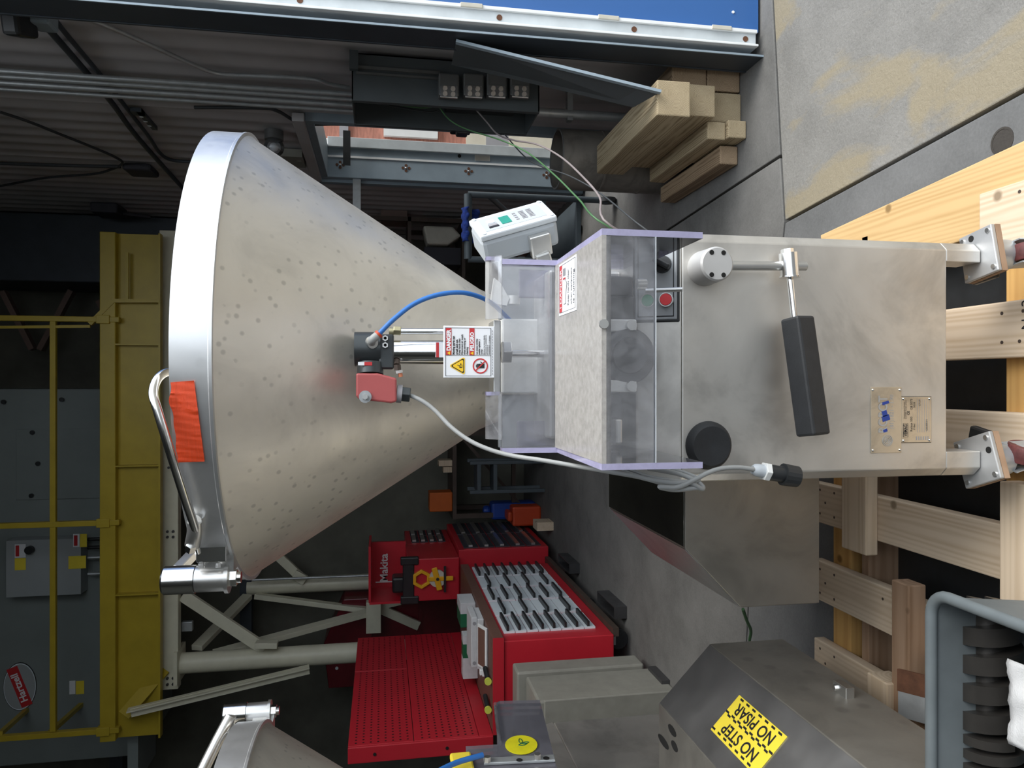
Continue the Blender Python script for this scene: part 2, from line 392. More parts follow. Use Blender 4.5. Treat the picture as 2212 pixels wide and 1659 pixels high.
# corrugated right wall with a doorway
DY0, DY1, DZ = 4.62, 5.78, 2.02
def corr(y0, y1, z0, z1, pitch=0.17):
    mb = MB(); prof = []; y = y0; k = 0
    while y < y1 - 1e-6:
        for fy, dx in ((0, 0.0), (0.5, 0.0), (0.62, 0.009), (0.88, 0.009)):
            yy = y + fy * pitch
            if yy <= y1: prof.append((yy, dx))
        y += pitch
    prof.append((y1, 0.0))
    pts = [(XR - dx, yy) for yy, dx in prof]
    vs = [(x, yy, z) for z in (z0, z1) for x, yy in pts]; n = len(pts)
    mb.add(vs, [(i, i + 1, n + i + 1, n + i) for i in range(n - 1)])
    return mb
wr = thing('wall_right', None, None, (XR, 5, 0)); struct(wr)
mbw = corr(3.13, DY0, 0, 6.0)
m2 = corr(DY0, DY1, DZ, 6.0); mbw.add(m2.v, m2.f)
m3 = corr(DY1, YB, 0, 6.0); mbw.add(m3.v, m3.f)
mbw.build('corrugated_sheet', 'wall_metal', wr, smooth=25)
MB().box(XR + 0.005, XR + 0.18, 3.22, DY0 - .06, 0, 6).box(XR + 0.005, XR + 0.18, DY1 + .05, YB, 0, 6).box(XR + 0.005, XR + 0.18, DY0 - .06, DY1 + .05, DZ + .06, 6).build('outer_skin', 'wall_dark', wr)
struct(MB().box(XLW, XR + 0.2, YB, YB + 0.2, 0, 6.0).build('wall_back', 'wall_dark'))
struct(MB().box(XLW - 0.2, XLW, -4.2, YB, 0, 6.0).build('wall_left', 'wall_dark'))  # runs on out of view past the camera, added to shade the left
struct(MB().prism([(XLW - .2, -4.4, 6.0), (-.10, -4.4, 6.0), (-.10, 3.0, 6.0), (XR + .22, 3.0, 6.0), (XR + .22, YB + .2, 6.0), (XLW - .2, YB + .2, 6.0)], (0, 0, .2)).build('ceiling', 'ceiling_dark'))  # part over the near bay is unseen, its edge set for the light
wf = thing('wall_front', None, None, (0, 3.1, 0)); struct(wf)
MB().box(-.12, 1.52, 3.0, 3.2, 5.2, 6.0).build('lintel', 'blue_panel', wf)
MB().box(1.523, 5.5, 2.975, 3.08, 0.012, 6.2).build('blue_cladding', 'blue_panel', wf)
MB().box(1.86, 5.5, 3.08, 3.2, 0.012, 6.2).build('inner_skin', 'wall_dark', wf)
MB().cyl((1.60, 2.9748, 0.13), (1.60, 2.971, 0.13), 0.006, n=10).build('rivet', 'white_paint', wf)
struct(MB().box(XLW - .2, .35, -4.4, -4.2, 0, 6.0).build('wall_behind_unseen', 'wall_dark'))  # added out of view, its width set to hold back frontal light
struct(MB().box(-.22, -.12, -4.2, 3.0, 4.3, 6.0).build('trim_unseen_header', 'wall_dark'))   # unseen header at the added roof edge, placed to shade the left
# the door jamb: pale channel, dark guide angle
j = thing('trim_1', None, None, (1.5, 3.05, 0)); struct(j)
MB().box(1.445, 1.521, 2.96, 3.09, 0.03, 4.3).build('channel', 'jamb_white', j, bevel=0.004)
MB().box(1.445, 1.455, 2.938, 2.96, 0.03, 4.3).build('channel_lip', 'white_paint', j, bevel=0.002)
MB().box(1.506, 1.521, 2.948, 2.96, 0.03, 4.3).build('channel_lip', 'white_paint', j, bevel=0.002)
MB().box(1.416, 1.444, 3.02, 3.08, 0.0, 4.3).build('guide_web', 'jamb_blue', j)
MB().box(1.408, 1.415, 2.956, 3.10, 0.0, 4.3).build('guide_edge', 'jamb_dark', j)
MB().box(1.4075, 1.4155, 2.95, 2.956, 0.0, 4.3).build('guide_bead', 'jamb_blue', j)
MB().box(1.405, 1.62, 3.105, 3.115, 0.0, 4.3).build('guide_flange', 'jamb_dark', j)
for z in (0.05, 0.55, 1.12, 1.9, 2.6):
    MB().cyl((1.482, 2.9598, z + .03), (1.482, 2.9575, z + .03), 0.012, n=12).build('rust_spot', 'rust', j)
    MB().box(1.505, 1.524, 2.942, 2.948, z + .1, z + .19).build('weld', 'paper_cream', j, bevel=0.003)
# the side doorway: frame, hinge marks, view out
d1 = thing('door_1', None, None, (XR, 5.2, 0)); struct(d1)
MB().box(XR - 0.05, XR + 0.19, DY1 - .012, DY1 + 0.05, 0, DZ + .05).build('far_jamb', 'jamb_blue', d1, bevel=0.004)
MB().box(XR + 0.175, XR + 0.25, DY1 - 0.04, DY1 - .012, 0, DZ).build('door_stop', 'jamb_white', d1, bevel=0.003)
MB().box(XR + 0.10, XR + 0.115, DY1 - 0.02, DY1 - .012, 0, DZ).build('seal_strip', 'white_paint', d1)
MB().box(XR - 0.05, XR + 0.19, DY0 - 0.06, DY0, 0, DZ + .05).build('near_jamb', 'jamb_blue', d1, bevel=0.004)
MB().box(XR - 0.05, XR + 0.19, DY0, DY1 - .012, DZ, DZ + 0.05).build('head', 'jamb_blue', d1, bevel=0.004)
MB().box(XR - 0.07, XR - 0.02, DY1 + 0.06, DY1 + 0.13, 0, DZ + .10).build('casing', 'jamb_blue', d1, bevel=0.004)
MB().box(XR - 0.07, XR - 0.02, DY0 - .1, DY1 + .13, DZ + 0.05, DZ + .12).build('casing_head', 'wall_metal', d1, bevel=0.004)
for px in (735, 877, 1012, 1180):
    c = at(px, 355, DY1); z = c.z; xx = XR + 0.045
    for dx, dz in ((0, 0.024), (0, -0.024), (0.02, 0), (-0.02, 0)):
        MB().cyl((xx + dx, DY1 - 0.013, z + dz), (xx + dx, DY1 - 0.015, z + dz), 0.011, n=10).build('hinge_hole', 'rust', d1)
    MB().sphere((xx, DY1 - 0.016, z), 0.009, 8).build('hinge_screw', 'satin_steel', d1, smooth=60)
MB().cyl((XR + 0.16, DY1 - .013, 1.02), (XR + 0.16, DY1 - .016, 1.02), 0.014, n=12).build('bolt_hole', 'hole_black', d1)
MB().box(XR + .13, XR + .19, DY1 - .020, DY1 - .012, 0.78, 0.90).build('strike_plate', 'satin_steel', d1, bevel=.003)
# dark duct, timber bracing and roof beam far behind
struct(MB().box(0.95, 1.58, 7.5, 8.3, 2.95, 5.9).build('trim_2', 'jamb_dark', bevel=.01))
tb = thing('trim_3', None, None, (0.6, 8.0, 3)); struct(tb)
for a, b in (((8, 630), (72, 755)), ((156, 628), (88, 756)), ((214, 650), (246, 705))):
    MB().bar(at(*a, 8.0), at(*b, 8.0), 0.05, 0.09, (0, 1, 0)).build('brace', 'cardboard', tb)
MB().box(-4.9, 0.95, 7.95, 8.2, at(268, 700, 8.0).z, at(268, 700, 8.0).z + .12).build('chord', 'jamb_dark', tb)

# outside, seen through the side doorway
bb = thing('brick_building', 'red brick building across the yard, seen through the side doorway', 'building', (3.5, 7.3, 0))
MB().box(1.95, 6, 7.0, 7.4, .83, 5.5).build('brick_wall', 'brick_far', bb)
MB().box(1.95, 6, 6.99, 7.4, .64, .83).build('plinth', 'render_cream', bb)
MB().box(1.95, 6, 6.985, 7.4, .42, .64).build('band', 'render_grey', bb)
MB().box(1.95, 6, 6.98, 7.4, 0.0, .42).build('plinth', 'render_cream', bb)
MB().box(2.30, 4.5, 6.95, 6.995, 1.10, 1.60).build('sign_panel', 'white_paint', bb)
MB().box(2.16, 2.24, 6.93, 6.99, .83, 5.5).build('downpipe', 'white_paint', bb, bevel=.01)
MB().box(2.24, 5.0, 6.97, 6.995, 1.92, 2.0).build('cable_tray', 'render_grey', bb)

# ================================================================== THE LEFT-SIDE PLATFORM AND UNIT
pf = thing('equipment_platform', 'cream steel platform with pipe legs and yellow guard rails behind the red bench', 'platform', (-1, 6.8, 0))
ybz0, ybz1 = 3.44, 3.79
pxr = at(300, 505, 6.6).x; pxl = at(300, 1592, 6.6).x
MB().box(pxl, pxr, 6.62, 6.65, ybz0, ybz1).build('edge_web', 'yellow_paint', pf)
MB().box(pxl, pxr, 6.55, 6.65, ybz1 - .02, ybz1 + 0.10).build('edge_flange', 'yellow_paint', pf, bevel=.006)
MB().box(pxl, pxr, 6.55, 6.62, ybz0 - .015, ybz0).build('edge_flange', 'yellow_paint', pf)
MB().box(pxl, pxr, 6.65, 8.3, ybz1 - .04, ybz1 - .005).build('deck', 'unit_grey', pf)
for px, tx in ((690, 0), (1130, 0), (1580, 0)):
    p = at(200, px, 6.56); MB().box(p.x - .022, p.x + .022, 6.54, 6.59, ybz1 - .05, 5.2).build('rail_post', 'yellow_paint', pf, bevel=.004)
    MB().box(p.x - .035, p.x + .035, 6.53, 6.60, ybz1 + .02, ybz1 + .12).build('post_socket', 'yellow_paint', pf, bevel=.004)
rz = at(115, 1130, 6.56).z
MB().box(at(115, 1580, 6.56).x, at(115, 690, 6.56).x, 6.545, 6.585, rz - .022, rz + .022).build('guard_rail', 'yellow_paint', pf, bevel=.004)
MB().bar(at(195, 700, 6.56), at(245, 650, 6.56), .035, .035).build('rail_bend', 'yellow_paint', pf)
MB().bar(at(245, 650, 6.56), at(345, 650, 6.56), .03, .03).build('rail_bend', 'yellow_paint', pf)
MB().bar(at(0, 707, 6.56), at(195, 705, 6.56), .022, .022).build('rail_bend', 'yellow_paint', pf)
MB().bar(at(275, 545, 6.56), at(275, 650, 6.56), .022, .022).build('rail_bend', 'yellow_paint', pf)
MB().bar(at(105, 1585, 6.56), at(180, 1518, 7.3), .035, .035).build('knee_rail', 'yellow_paint', pf)
MB().bar(at(0, 1585, 6.56), at(62, 1530, 7.3), .035, .035).build('knee_rail', 'yellow_paint', pf)
MB().bar(at(62, 1530, 7.3), at(245, 1518, 7.3), .035, .035).build('guard_rail', 'yellow_paint', pf)
MB().bar(at(268, 1545, 6.5), at(355, 1445, 6.7), .11, .012, (0.3, -1, 0.4)).build('corner_gusset', 'yellow_paint', pf)
for py in (745, 1005, 1280):
    p = at(320, py, 6.6); MB().box(p.x - .006, p.x + .006, 6.55, 6.64, ybz0, ybz1 - .02).build('stiffener', 'yellow_paint', pf)
# cream frame
bz = at(368, 900, 6.75).z
MB().box(at(368, 1485, 6.75).x, at(368, 500, 6.75).x, 6.70, 6.80, bz - .075, bz + .075).build('cross_beam', 'cream_paint', pf, bevel=.006)
for py in (985, 1010, 1148, 1160, 1465, 1478):
    p = at(365 if py < 1100 else 362, py, 6.699)
    for dz in (0, -.045):
        MB().cyl((p.x, 6.70, p.z + dz), (p.x, 6.685, p.z + dz), .011, n=8).build('bolt', 'dark_steel', pf)
c1, c2 = at(580, 1421, 6.8), at(670, 1262, 8.0)
MB().cyl((c1.x, c1.y, 0.0), (c1.x, c1.y, at(392, 1437, 6.8).z), .088, n=24).build('column', 'cream_paint', pf, smooth=40)
MB().cyl((c2.x, c2.y, 0.0), (c2.x, c2.y, at(535, 1275, 8.0).z), .082, n=24).build('column', 'cream_paint', pf, smooth=40)
MB().box(c1.x - .14, c1.x + .14, c1.y - .14, c1.y + .14, at(392, 1437, 6.8).z, at(384, 1437, 6.8).z).build('cap_plate', 'cream_paint', pf)
MB().box(c2.x - .6, c2.x + 3.0, 7.95, 8.05, at(545, 1275, 8.0).z, at(520, 1275, 8.0).z).build('cross_beam', 'jamb_dark', pf)
def brace(a, b, Ya, Yb, wd=.085, nm='brace'):
    MB().bar(at(*a, Ya), at(*b, Yb), .05, wd, (0, -0.25, 1) if abs(a[0] - b[0]) < 0 else None).build(nm, 'cream_paint', pf, bevel=.004)
brace((395, 1285), (572, 1402), 6.78, 6.78, .10)
brace((535, 1288), (425, 1400), 7.9, 7.0, .10)
brace((462, 1413), (800, 1322), 6.9, 7.6, .10)
brace((552, 1287), (795, 1318), 7.9, 7.7, .09)
brace((815, 1312), (905, 1352), 7.7, 7.7, .09)
brace((815, 1312), (905, 1290), 7.7, 7.7, .07)
brace((600, 1200), (655, 1252), 7.95, 7.95, .09)
brace((552, 1392), (600, 1392), 6.7, 6.7, .10, 'gusset')
brace((635, 1240), (660, 1254), 7.9, 7.9, .10, 'gusset')
ang = MB().bar(at(275, 1535, 6.45), at(668, 1440, 6.65), .012, .09); ang.bar(at(283, 1540, 6.45), at(668, 1447, 6.65), .07, .010); ang.build('angle_brace', 'cream_paint', pf)
MB().tube([at(545, 1253, 7.8), at(670, 1248, 7.8), at(800, 1243, 7.8)], .012).build('conduit', 'galvanised', pf, smooth=50)
MB().box(at(806, 1365, 7.55).x, at(806, 1298, 7.55).x, 7.5, 7.6, at(823, 1330, 7.55).z, at(791, 1330, 7.55).z).build('splice_plank', 'cream_paint', pf, bevel=.005)
MB().box(at(410, 1360, 6.9).x, at(410, 1352, 6.9).x + .05, 6.85, 6.9, at(418, 1360, 6.9).z, at(395, 1360, 6.9).z).build('junction_box', 'galvanised', pf, bevel=.004)

un = thing('air_unit', 'large grey air handling cabinet standing on the platform behind yellow rails', 'air unit', (-1.5, 7.5, ybz1))
ux0, ux1 = at(200, 1640, 7.25).x, at(200, 840, 7.25).x
MB().box(ux0, ux1, 7.25, 8.3, ybz1 - .004, 5.9).build('cabinet', 'unit_grey', un, bevel=.01)
MB().box(ux0, at(300, 1500, 7.0).x, 6.75, 7.25, at(318, 1600, 7.0).z, ybz1 - .05).build('skirt', 'unit_grey', un)
def upan(x0, x1, y0, y1, nm, m, t=.012, Y=7.25):
    a, b = at(x0, y1, Y), at(x1, y0, Y)
    return MB().box(a.x, b.x, Y - t, Y - .001, b.z, a.z).build(nm, m, un, bevel=.003)
upan(36, 250, 925, 1080, 'access_panel', 'unit_grey')
for px, py in ((72, 934), (70, 1070), (234, 1065), (84, 1001), (10, 868), (135, 863)):
    p = at(px, py, 7.25); MB().cyl((p.x, 7.236, p.z), (p.x, 7.222, p.z), .02, n=12).build('latch', 'black_plastic', un)
upan(32, 190, 1155, 1280, 'control_box', 'unit_box_grey', .16)
for py in (1165, 1183, 1205, 1240):
    a, b = at(190, py, 7.15), at(300, py, 7.15)
    MB().cyl(a, (a.x, 7.15, ybz1), .016, n=10).build('conduit', 'galvanised' if py > 1200 else 'black_plastic', un)
p = at(66, 1187, 7.08); MB().cyl(p, p + Y1 * -.04, .035, n=16).build('disconnect_knob', 'black_plastic', un)
for x0, x1, y0, y1, m in ((32, 56, 1175, 1205, 'label_white'), (32, 56, 1205, 1232, 'sticker_yellow'), (158, 172, 1153, 1182, 'label_white'), (173, 188, 1153, 1182, 'sticker_yellow'), (148, 186, 1200, 1229, 'sticker_yellow')):
    upan(x0, x1, y0, y1, 'label', m, .004, 7.088)
    if m == 'label_white': upan(x0 + 2, x0 + 10, y0 + 3, y1 - 3, 'label_band', 'label_red', .006, 7.088)
for x0, x1, y0, y1, m in ((154, 173, 985, 1012, 'sticker_yellow'), (174, 189, 985, 1012, 'label_white'), (150, 163, 1470, 1500, 'label_white'), (164, 182, 1470, 1500, 'sticker_yellow'), (126, 148, 985, 1018, 'unit_box_grey')):
    upan(x0, x1, y0, y1, 'label', m, .004, 7.249)
# oval maker's badge
oc = at(43, 1483, 7.245); ry = 0.5 * (at(43, 1432, 7.245).x - at(43, 1536, 7.245).x); rzv = 0.5 * (at(8, 1483, 7.245).z - at(80, 1483, 7.245).z)
def oval(s, th, y, m, nm):
    n = 40; MB().prism([(oc.x + ry * s * math.cos(2 * math.pi * i / n), y, oc.z + rzv * s * math.sin(2 * math.pi * i / n)) for i in range(n)], (0, -th, 0)).build(nm, m, un)
oval(1.0, .006, 7.25, 'ink', 'badge'); oval(.97, .002, 7.2435, 'drawer_grey', 'badge_rim'); oval(.93, .002, 7.241, 'unit_box_grey', 'badge_face')
dd = (X1 * .94 + Z1 * .34)
MB().rbox((oc.x, 7.238, oc.z), dd, Z1 * .94 - X1 * .34, Y1, ry * .86, rzv * .34, .0008).build('badge_stripe', 'label_red', un)
text('badge_lettering', 'Hartzell', rzv * .62, (oc.x, 7.2365, oc.z - rzv * .18) , dd, Z1 * .94 - X1 * .34, 'label_white', un, 0.0, 'CENTER', .002, 1.0)

# ================================================================== RED BENCH AND ITS THINGS
BX, BY0, BY1 = -1.62, 4.6, 6.55
rb = thing('tool_bench', 'long red tool bench with grey drawers and a perforated red back panel', 'bench', (-1.9, 5.6, 0))
MB().box(-2.2, BX, BY0, BY1, .14, .86).build('body', 'red_paint', rb, bevel=.006)
MB().box(-2.2, BX + .02, BY0 - .01, BY1, .86, .93).build('bench_top', 'laminate_brown', rb, bevel=.004)
MB().box(-2.2, BX + .025, BY0 - .012, BY0 - .002, .862, .932).build('top_edging', 'red_paint', rb)
cols = [8, 4, 6, 4, 8]; cw = .34; y = BY0 + .14
dm = {}
for ci, n in enumerate(cols):
    hh = (.84 - .22) / n
    for k in range(n):
        z0 = .22 + k * hh
        if n not in dm:
            d = MB().box(BX, BX + .012, y, y + cw - .02, z0 + .003, z0 + hh - .003).build('drawer', 'drawer_grey', rb)
            hd = MB().box(BX + .012, BX + .046, y + .012, y + cw - .03, z0 + hh * .5, z0 + hh * .5 + .016).build('handle', 'black_plastic', d)
            dm[n] = (d, hd, WL[d.name] - Vector((0, y, z0)), WL[hd.name] - WL[d.name])
        else:
            d0, h0, off, ho = dm[n]
            d = d0.copy(); C.objects.link(d); wpos = off + Vector((0, y, z0)); d.location = wpos - WL[rb.name]; d.parent = rb
            hd = h0.copy(); C.objects.link(hd); hd.parent = d; hd.location = ho
    y += cw + .012
MB().box(BX - .02, BX + .035, BY0 + .02, BY1 + .1, .10, .14).build('skid_rail', 'frame_brown', rb)
for yy in (4.75, 5.5, 6.3):
    for xx in (-2.1, -1.70):
        MB().cyl((xx, yy - .02, .065), (xx, yy + .02, .065), .065, n=16).build('caster', 'black_rubber', rb, smooth=40)
        MB().box(xx - .03, xx + .03, yy - .035, yy + .035, .09, .142).build('caster_fork', 'galvanised', rb)
# perforated panels
def panel(y0, y1, z0, z1):
    p = MB().box(-2.215, -2.20, y0, y1, z0, z1).build('perforated_panel', 'red_paint', rb, bevel=.003)
    h = MB(); yy = y0 + .03
    while yy < y1 - .02:
        zz = z0 + .035
        while zz < z1 - .02:
            h.add([(-2.1985, yy + .0068 * math.cos(a * 1.0472), zz + .0078 * math.sin(a * 1.0472)) for a in range(6)], [list(range(6))])
            zz += .045
        yy += .0385
    tag(h.build('perforations', 'hole_black', p), kind='stuff')
panel(BY0, BY1, 1.02, 1.42); panel(BY0, BY0 + 1.18, 1.424, 1.82); panel(BY0 + 1.184, BY1, 1.424, 1.82)
MB().box(-2.215, -2.20, BY0, BY1, .93, 1.017).build('panel_base', 'red_paint', rb, bevel=.003)
MB().box(-2.30, -2.20, BY0 - .022, BY0, .93, 1.82).build('panel_end', 'red_paint', rb, bevel=.005)
for z in (1.22, 1.66): MB().cyl((-2.25, BY0 - .022, z), (-2.25, BY0 - .026, z), .010, n=10).build('bolt_hole', 'hole_black', rb)

bx0 = thing('ring_binder', 'white ring binder with handwritten spine, lower of the two on the bench top', 'binder', (-1.77, 5.1, .932))
MB().box(-1.94, -1.60, 5.0, 5.27, .9325, .975).build('cover', 'paper_white', bx0, bevel=.005)
text('spine_writing', 'VEMAG 6', .038, (-1.66, 4.9985, .967), (-1, 0, 0), (0, 0, -1), 'ink', bx0, .0)
bx1 = thing('ring_binder', 'white ring binder lying on top of the binder with handwriting', 'binder', (-1.77, 5.1, .976))
MB().box(-1.93, -1.59, 5.01, 5.28, .976, 1.018).build('cover', 'paper_white', bx1, bevel=.005)
for x_ in (-1.9, -1.63): MB().cyl((x_, 5.0095, .997), (x_, 5.0075, .997), .012, n=14).build('finger_ring', 'ink_grey', bx1)
gb = thing('file_box', 'white and green file box at the far end of the binders', 'box', (-1.7, 5.6, .932))
MB().box(-1.80, -1.70, 5.45, 5.70, .9325, 1.045).build('green_half', 'folder_green', gb, bevel=.003); MB().box(-1.70, -1.62, 5.45, 5.70, .9325, 1.045).build('white_half', 'paper_white', gb, bevel=.003)
gb2 = thing('file_box', 'white file box with a green band behind the binders', 'box', (-1.95, 5.45, .932))
MB().box(-2.13, -1.98, 5.32, 5.43, .9325, 1.04).build('white_half', 'paper_white', gb2, bevel=.003); MB().box(-1.98, -1.88, 5.32, 5.43, .9325, 1.04).build('green_half', 'folder_green', gb2, bevel=.003); MB().box(-1.88, -1.815, 5.32, 5.43, .9325, 1.04).build('white_end', 'paper_white', gb2, bevel=.003)
fr = thing('picture_frame', 'white framed small board lying at the front edge of the bench top', 'frame', (-1.72, 4.9, .932))
MB().rbox((-1.74, 4.86, .962), X1, Vector((0, .93, .36)), Vector((0, -.36, .93)), .14, .06, .006).build('frame', 'white_paint', fr, bevel=.002)
MB().rbox((-1.74, 4.857, .968), X1, Vector((0, .93, .36)), Vector((0, -.36, .93)), .122, .044, .003).build('board', 'laminate_brown', fr)
tag(MB().box(-1.93, -1.885, 4.84, 4.90, .9325, .965).box(-1.925, -1.89, 4.85, 4.89, .965, .98).build('switch_block', 'white_paint', bevel=.004), 'small white terminal block lying beside the picture frame on the bench', 'block')
for xx_, lb in ((-1.88, 'yellow tipped black torch lying near the white terminal block'), (-2.06, 'yellow tipped black torch farther from the drawers, by the panel')):
    t_ = thing('torch', lb, 'torch', (xx_, 4.66, .932), 'two torches on the bench top')
    MB().cyl((xx_, 4.645, .955), (xx_ + .03, 4.78, .955), .016, n=14).build('barrel', 'black_plastic', t_, smooth=40)
    MB().cyl((xx_, 4.63, .956), (xx_, 4.645, .956), .023, n=14).build('lens', 'lamp_lemon', t_, smooth=40)

# red tool chest tower with the measuring tape hung on its near face
tc = thing('tool_chest', 'red tool chest tower with an open bin on top, yellow tape reel on its face', 'tool chest', (-1.7, 6.9, .93))
ax0, ax1 = at(940, 1297, 6.62).x, at(940, 1206, 6.62).x
zc0, zc1, zc2 = .932, at(880, 1250, 6.62).z, at(798, 1250, 6.62).z
MB().box(ax0, ax1, 6.62, 7.25, zc0, zc1).build('body', 'red_paint', tc, bevel=.008)
MB().box(ax0 - .02, ax0 + .05, 6.60, 6.66, zc1 - .1, zc1 + .06).box(ax1 - .05, ax1 + .02, 6.60, 6.66, zc1 - .1, zc1 + .06).box(ax0, ax1, 6.605, 6.66, zc1 - .06, zc1 + .04).build('corner_bumper', 'black_plastic', tc, bevel=.01)
MB().box(ax0, ax1 + .06, 7.1, 7.14, zc1, zc2).build('bin_back', 'red_paint', tc)
MB().box(ax0 - .01, ax0 + .01, 6.62, 7.14, zc1, zc2).build('bin_side', 'red_paint', tc)
MB().box(ax0, ax1 + .12, 6.64, 7.14, zc2 - .012, zc2 + .008).build('bin_lid', 'red_paint', tc)
text('bin_lettering', 'Makita', .10, (ax0 + .06, 7.095, zc1 + .17), X1, Z1, 'white_paint', tc, 0, 'LEFT', .002)
MB().box(ax0 + .055, ax0 + .065, 7.095, 7.098, zc1 + .12, zc1 + .28).build('bin_bar', 'white_paint', tc)
bc = tag(MB().box(ax0 + .05, ax0 + .19, 6.72, 6.9, zc1, zc1 + .13).build('bit_case', 'black_plastic', bevel=.02), 'black case of bits standing in the open red bin', 'case')
tr = thing('measuring_tape', 'yellow open reel measuring tape hanging on the red tool chest', 'tape', at(930, 1250, 6.6))
q = at(945, 1250, 6.59)
MB().cyl((q.x, 6.615, q.z), (q.x, 6.585, q.z), .075, n=28).build('reel', 'paper_cream', tr, smooth=40)
MB().ring((q.x, 6.62, q.z + .14), (q.x, 6.585, q.z + .14), .085, .055, 6).build('handle', 'tape_yellow', tr, bevel=.004)
MB().bar((q.x - .10, 6.58, q.z - .02), (q.x + .10, 6.58, q.z + .03), .012, .05, (0, 0, 1)).box(q.x - .02, q.x + .02, 6.575, 6.59, q.z - .14, q.z + .08).build('frame', 'tape_yellow', tr, bevel=.006)
MB().box(q.x - .12, q.x + .11, 6.57, 6.585, q.z - .075, q.z - .055).build('crank', 'black_plastic', tr)
MB().cyl((q.x, 6.58, q.z), (q.x, 6.565, q.z), .014, n=10).build('hub', 'black_plastic', tr)

c2t = thing('tool_cabinet', 'second red tool cabinet with black drawer fronts and long bar handles, farther back', 'tool cabinet', (-1.8, 7.3, 0))
for z0, z1, y0, y1, n, X in ((.10, .93, 6.68, 7.95, 5, -1.50), (.935, 1.38, 7.28, 7.95, 4, -1.56)):
    MB().box(X - .55, X, y0, y1, z0, z1).build('carcass', 'red_paint', c2t, bevel=.006)
    for ci in range(2):
        ya = y0 + .05 + ci * (y1 - y0 - .06) / 2; yb = ya + (y1 - y0 - .14) / 2
        for k in range(n):
            za = z0 + .06 + k * (z1 - z0 - .1) / n; hh = (z1 - z0 - .1) / n - .012
            d = MB().box(X, X + .008, ya, yb, za, za + hh).build('drawer', 'box_dark', c2t)
            MB().box(X + .008, X + .026, ya + .01, yb - .01, za + hh * .4, za + hh * .4 + .036).build('handle', 'satin_steel', d)
tag(MB().box(-1.85, -1.65, 7.32, 7.38, 1.382, 1.44).cyl((-1.75, 7.38, 1.405), (-1.75, 7.70, 1.405), .018, n=12).build('rubber_mallet', 'black_rubber'), 'black headed mallet lying on the far red tool chest', 'mallet')

dr = thing('covered_machine', 'dark red sheet metal machine behind the cream braces', 'machine', (-2.6, 7.9, 0))
MB().prism([(-3.1, 7.75, 0.0), (-3.1, 7.75, 2.15), (-2.65, 7.75, 2.2), (-2.2, 7.75, 2.0), (-2.2, 7.75, 0.0)], (0, .5, 0)).build('housing', 'dark_red_paint', dr, bevel=.01)
MB().box(-3.1, -2.2, 7.72, 7.75, 1.72, 1.76).box(-3.1, -2.2, 7.72, 7.75, 1.2, 1.24).build('ribs', 'dark_red_paint', dr)
q = at(727, 1447, 7.7); MB().cyl((q.x, 7.75, q.z), (q.x, 7.74, q.z), .016, n=12).build('badge', 'drawer_grey', dr)

# beige electrical enclosure in front of the bench
en = thing('electrical_enclosure', 'scuffed beige steel enclosure with stepped door on the floor before the red bench', 'enclosure', (-2.0, 4.1, 0))
e0 = at(1430, 1500, 3.9); ex = at(1300, 1505, 3.9).x
ez1 = at(1163, 1560, 3.9).z; ez0 = 0.0
MB().box(-2.6, ex, 3.9, 4.25, ez0, ez1).build('body', 'enclosure_beige', en, bevel=.012)
MB().box(-2.55, ex + .02, 4.26, 4.42, ez0 + .06, ez1 + .05).build('door', 'enclosure_beige', en, bevel=.012)
MB().box(-2.58, ex + .008, 3.885, 3.9, ez0 + .02, ez1 - .03).build('front_cover', 'enclosure_beige', en, bevel=.006)
MB().box(ex, ex + .02, 4.0, 4.22, ez0, .05).build('foot', 'dark_steel', en)
# ================================================================== THE FILLING MACHINE (front one)
XM, YM = 0.068, 2.05
mc = thing('filling_machine', 'stainless filling machine with conical hopper and orange tape on the rim, on the pallet', 'machine', (XM, YM, 0.15))
YF = 1.43
bxl, bxr = at(1750, 1034, YF + .018).x, at(1750, 514, YF + .018).x
zb, zt = at(2045, 770, YF).z, at(1473, 770, YF).z
zl = at(2118, 560, YF).z
ch = .018
def plan(z0, z1, y1=2.62):
    return MB().prism([(bxl, YF + ch, z0), (bxl + ch, YF, z0), (bxr - ch, YF, z0), (bxr, YF + ch, z0), (bxr, y1, z0), (bxl, y1, z0)], (0, 0, z1 - z0))
body = plan(zb, zt).build('body', 'body_steel', mc, bevel=.003)
legw = at(2080, 530, YF).x - at(2080, 567 if 0 else 597, YF).x
for sx, xa, xb in ((1, at(2080, 566, YF).x, bxr), (-1, bxl, at(2080, 975, YF).x)):
    for ya, yb in ((YF, YF + .07), (2.55, 2.62)):
        if sx == 1: pl = [(xa, ya, zl), (xb - ch, ya, zl), (xb, ya + ch, zl), (xb, yb, zl), (xa, yb, zl)]
        else: pl = [(xa + ch, ya, zl), (xb, ya, zl), (xb, yb, zl), (xa, yb, zl), (xa, ya + ch, zl)]
        MB().prism(pl, (0, 0, zb - zl + .001)).build('leg', 'body_steel', body, bevel=.002)
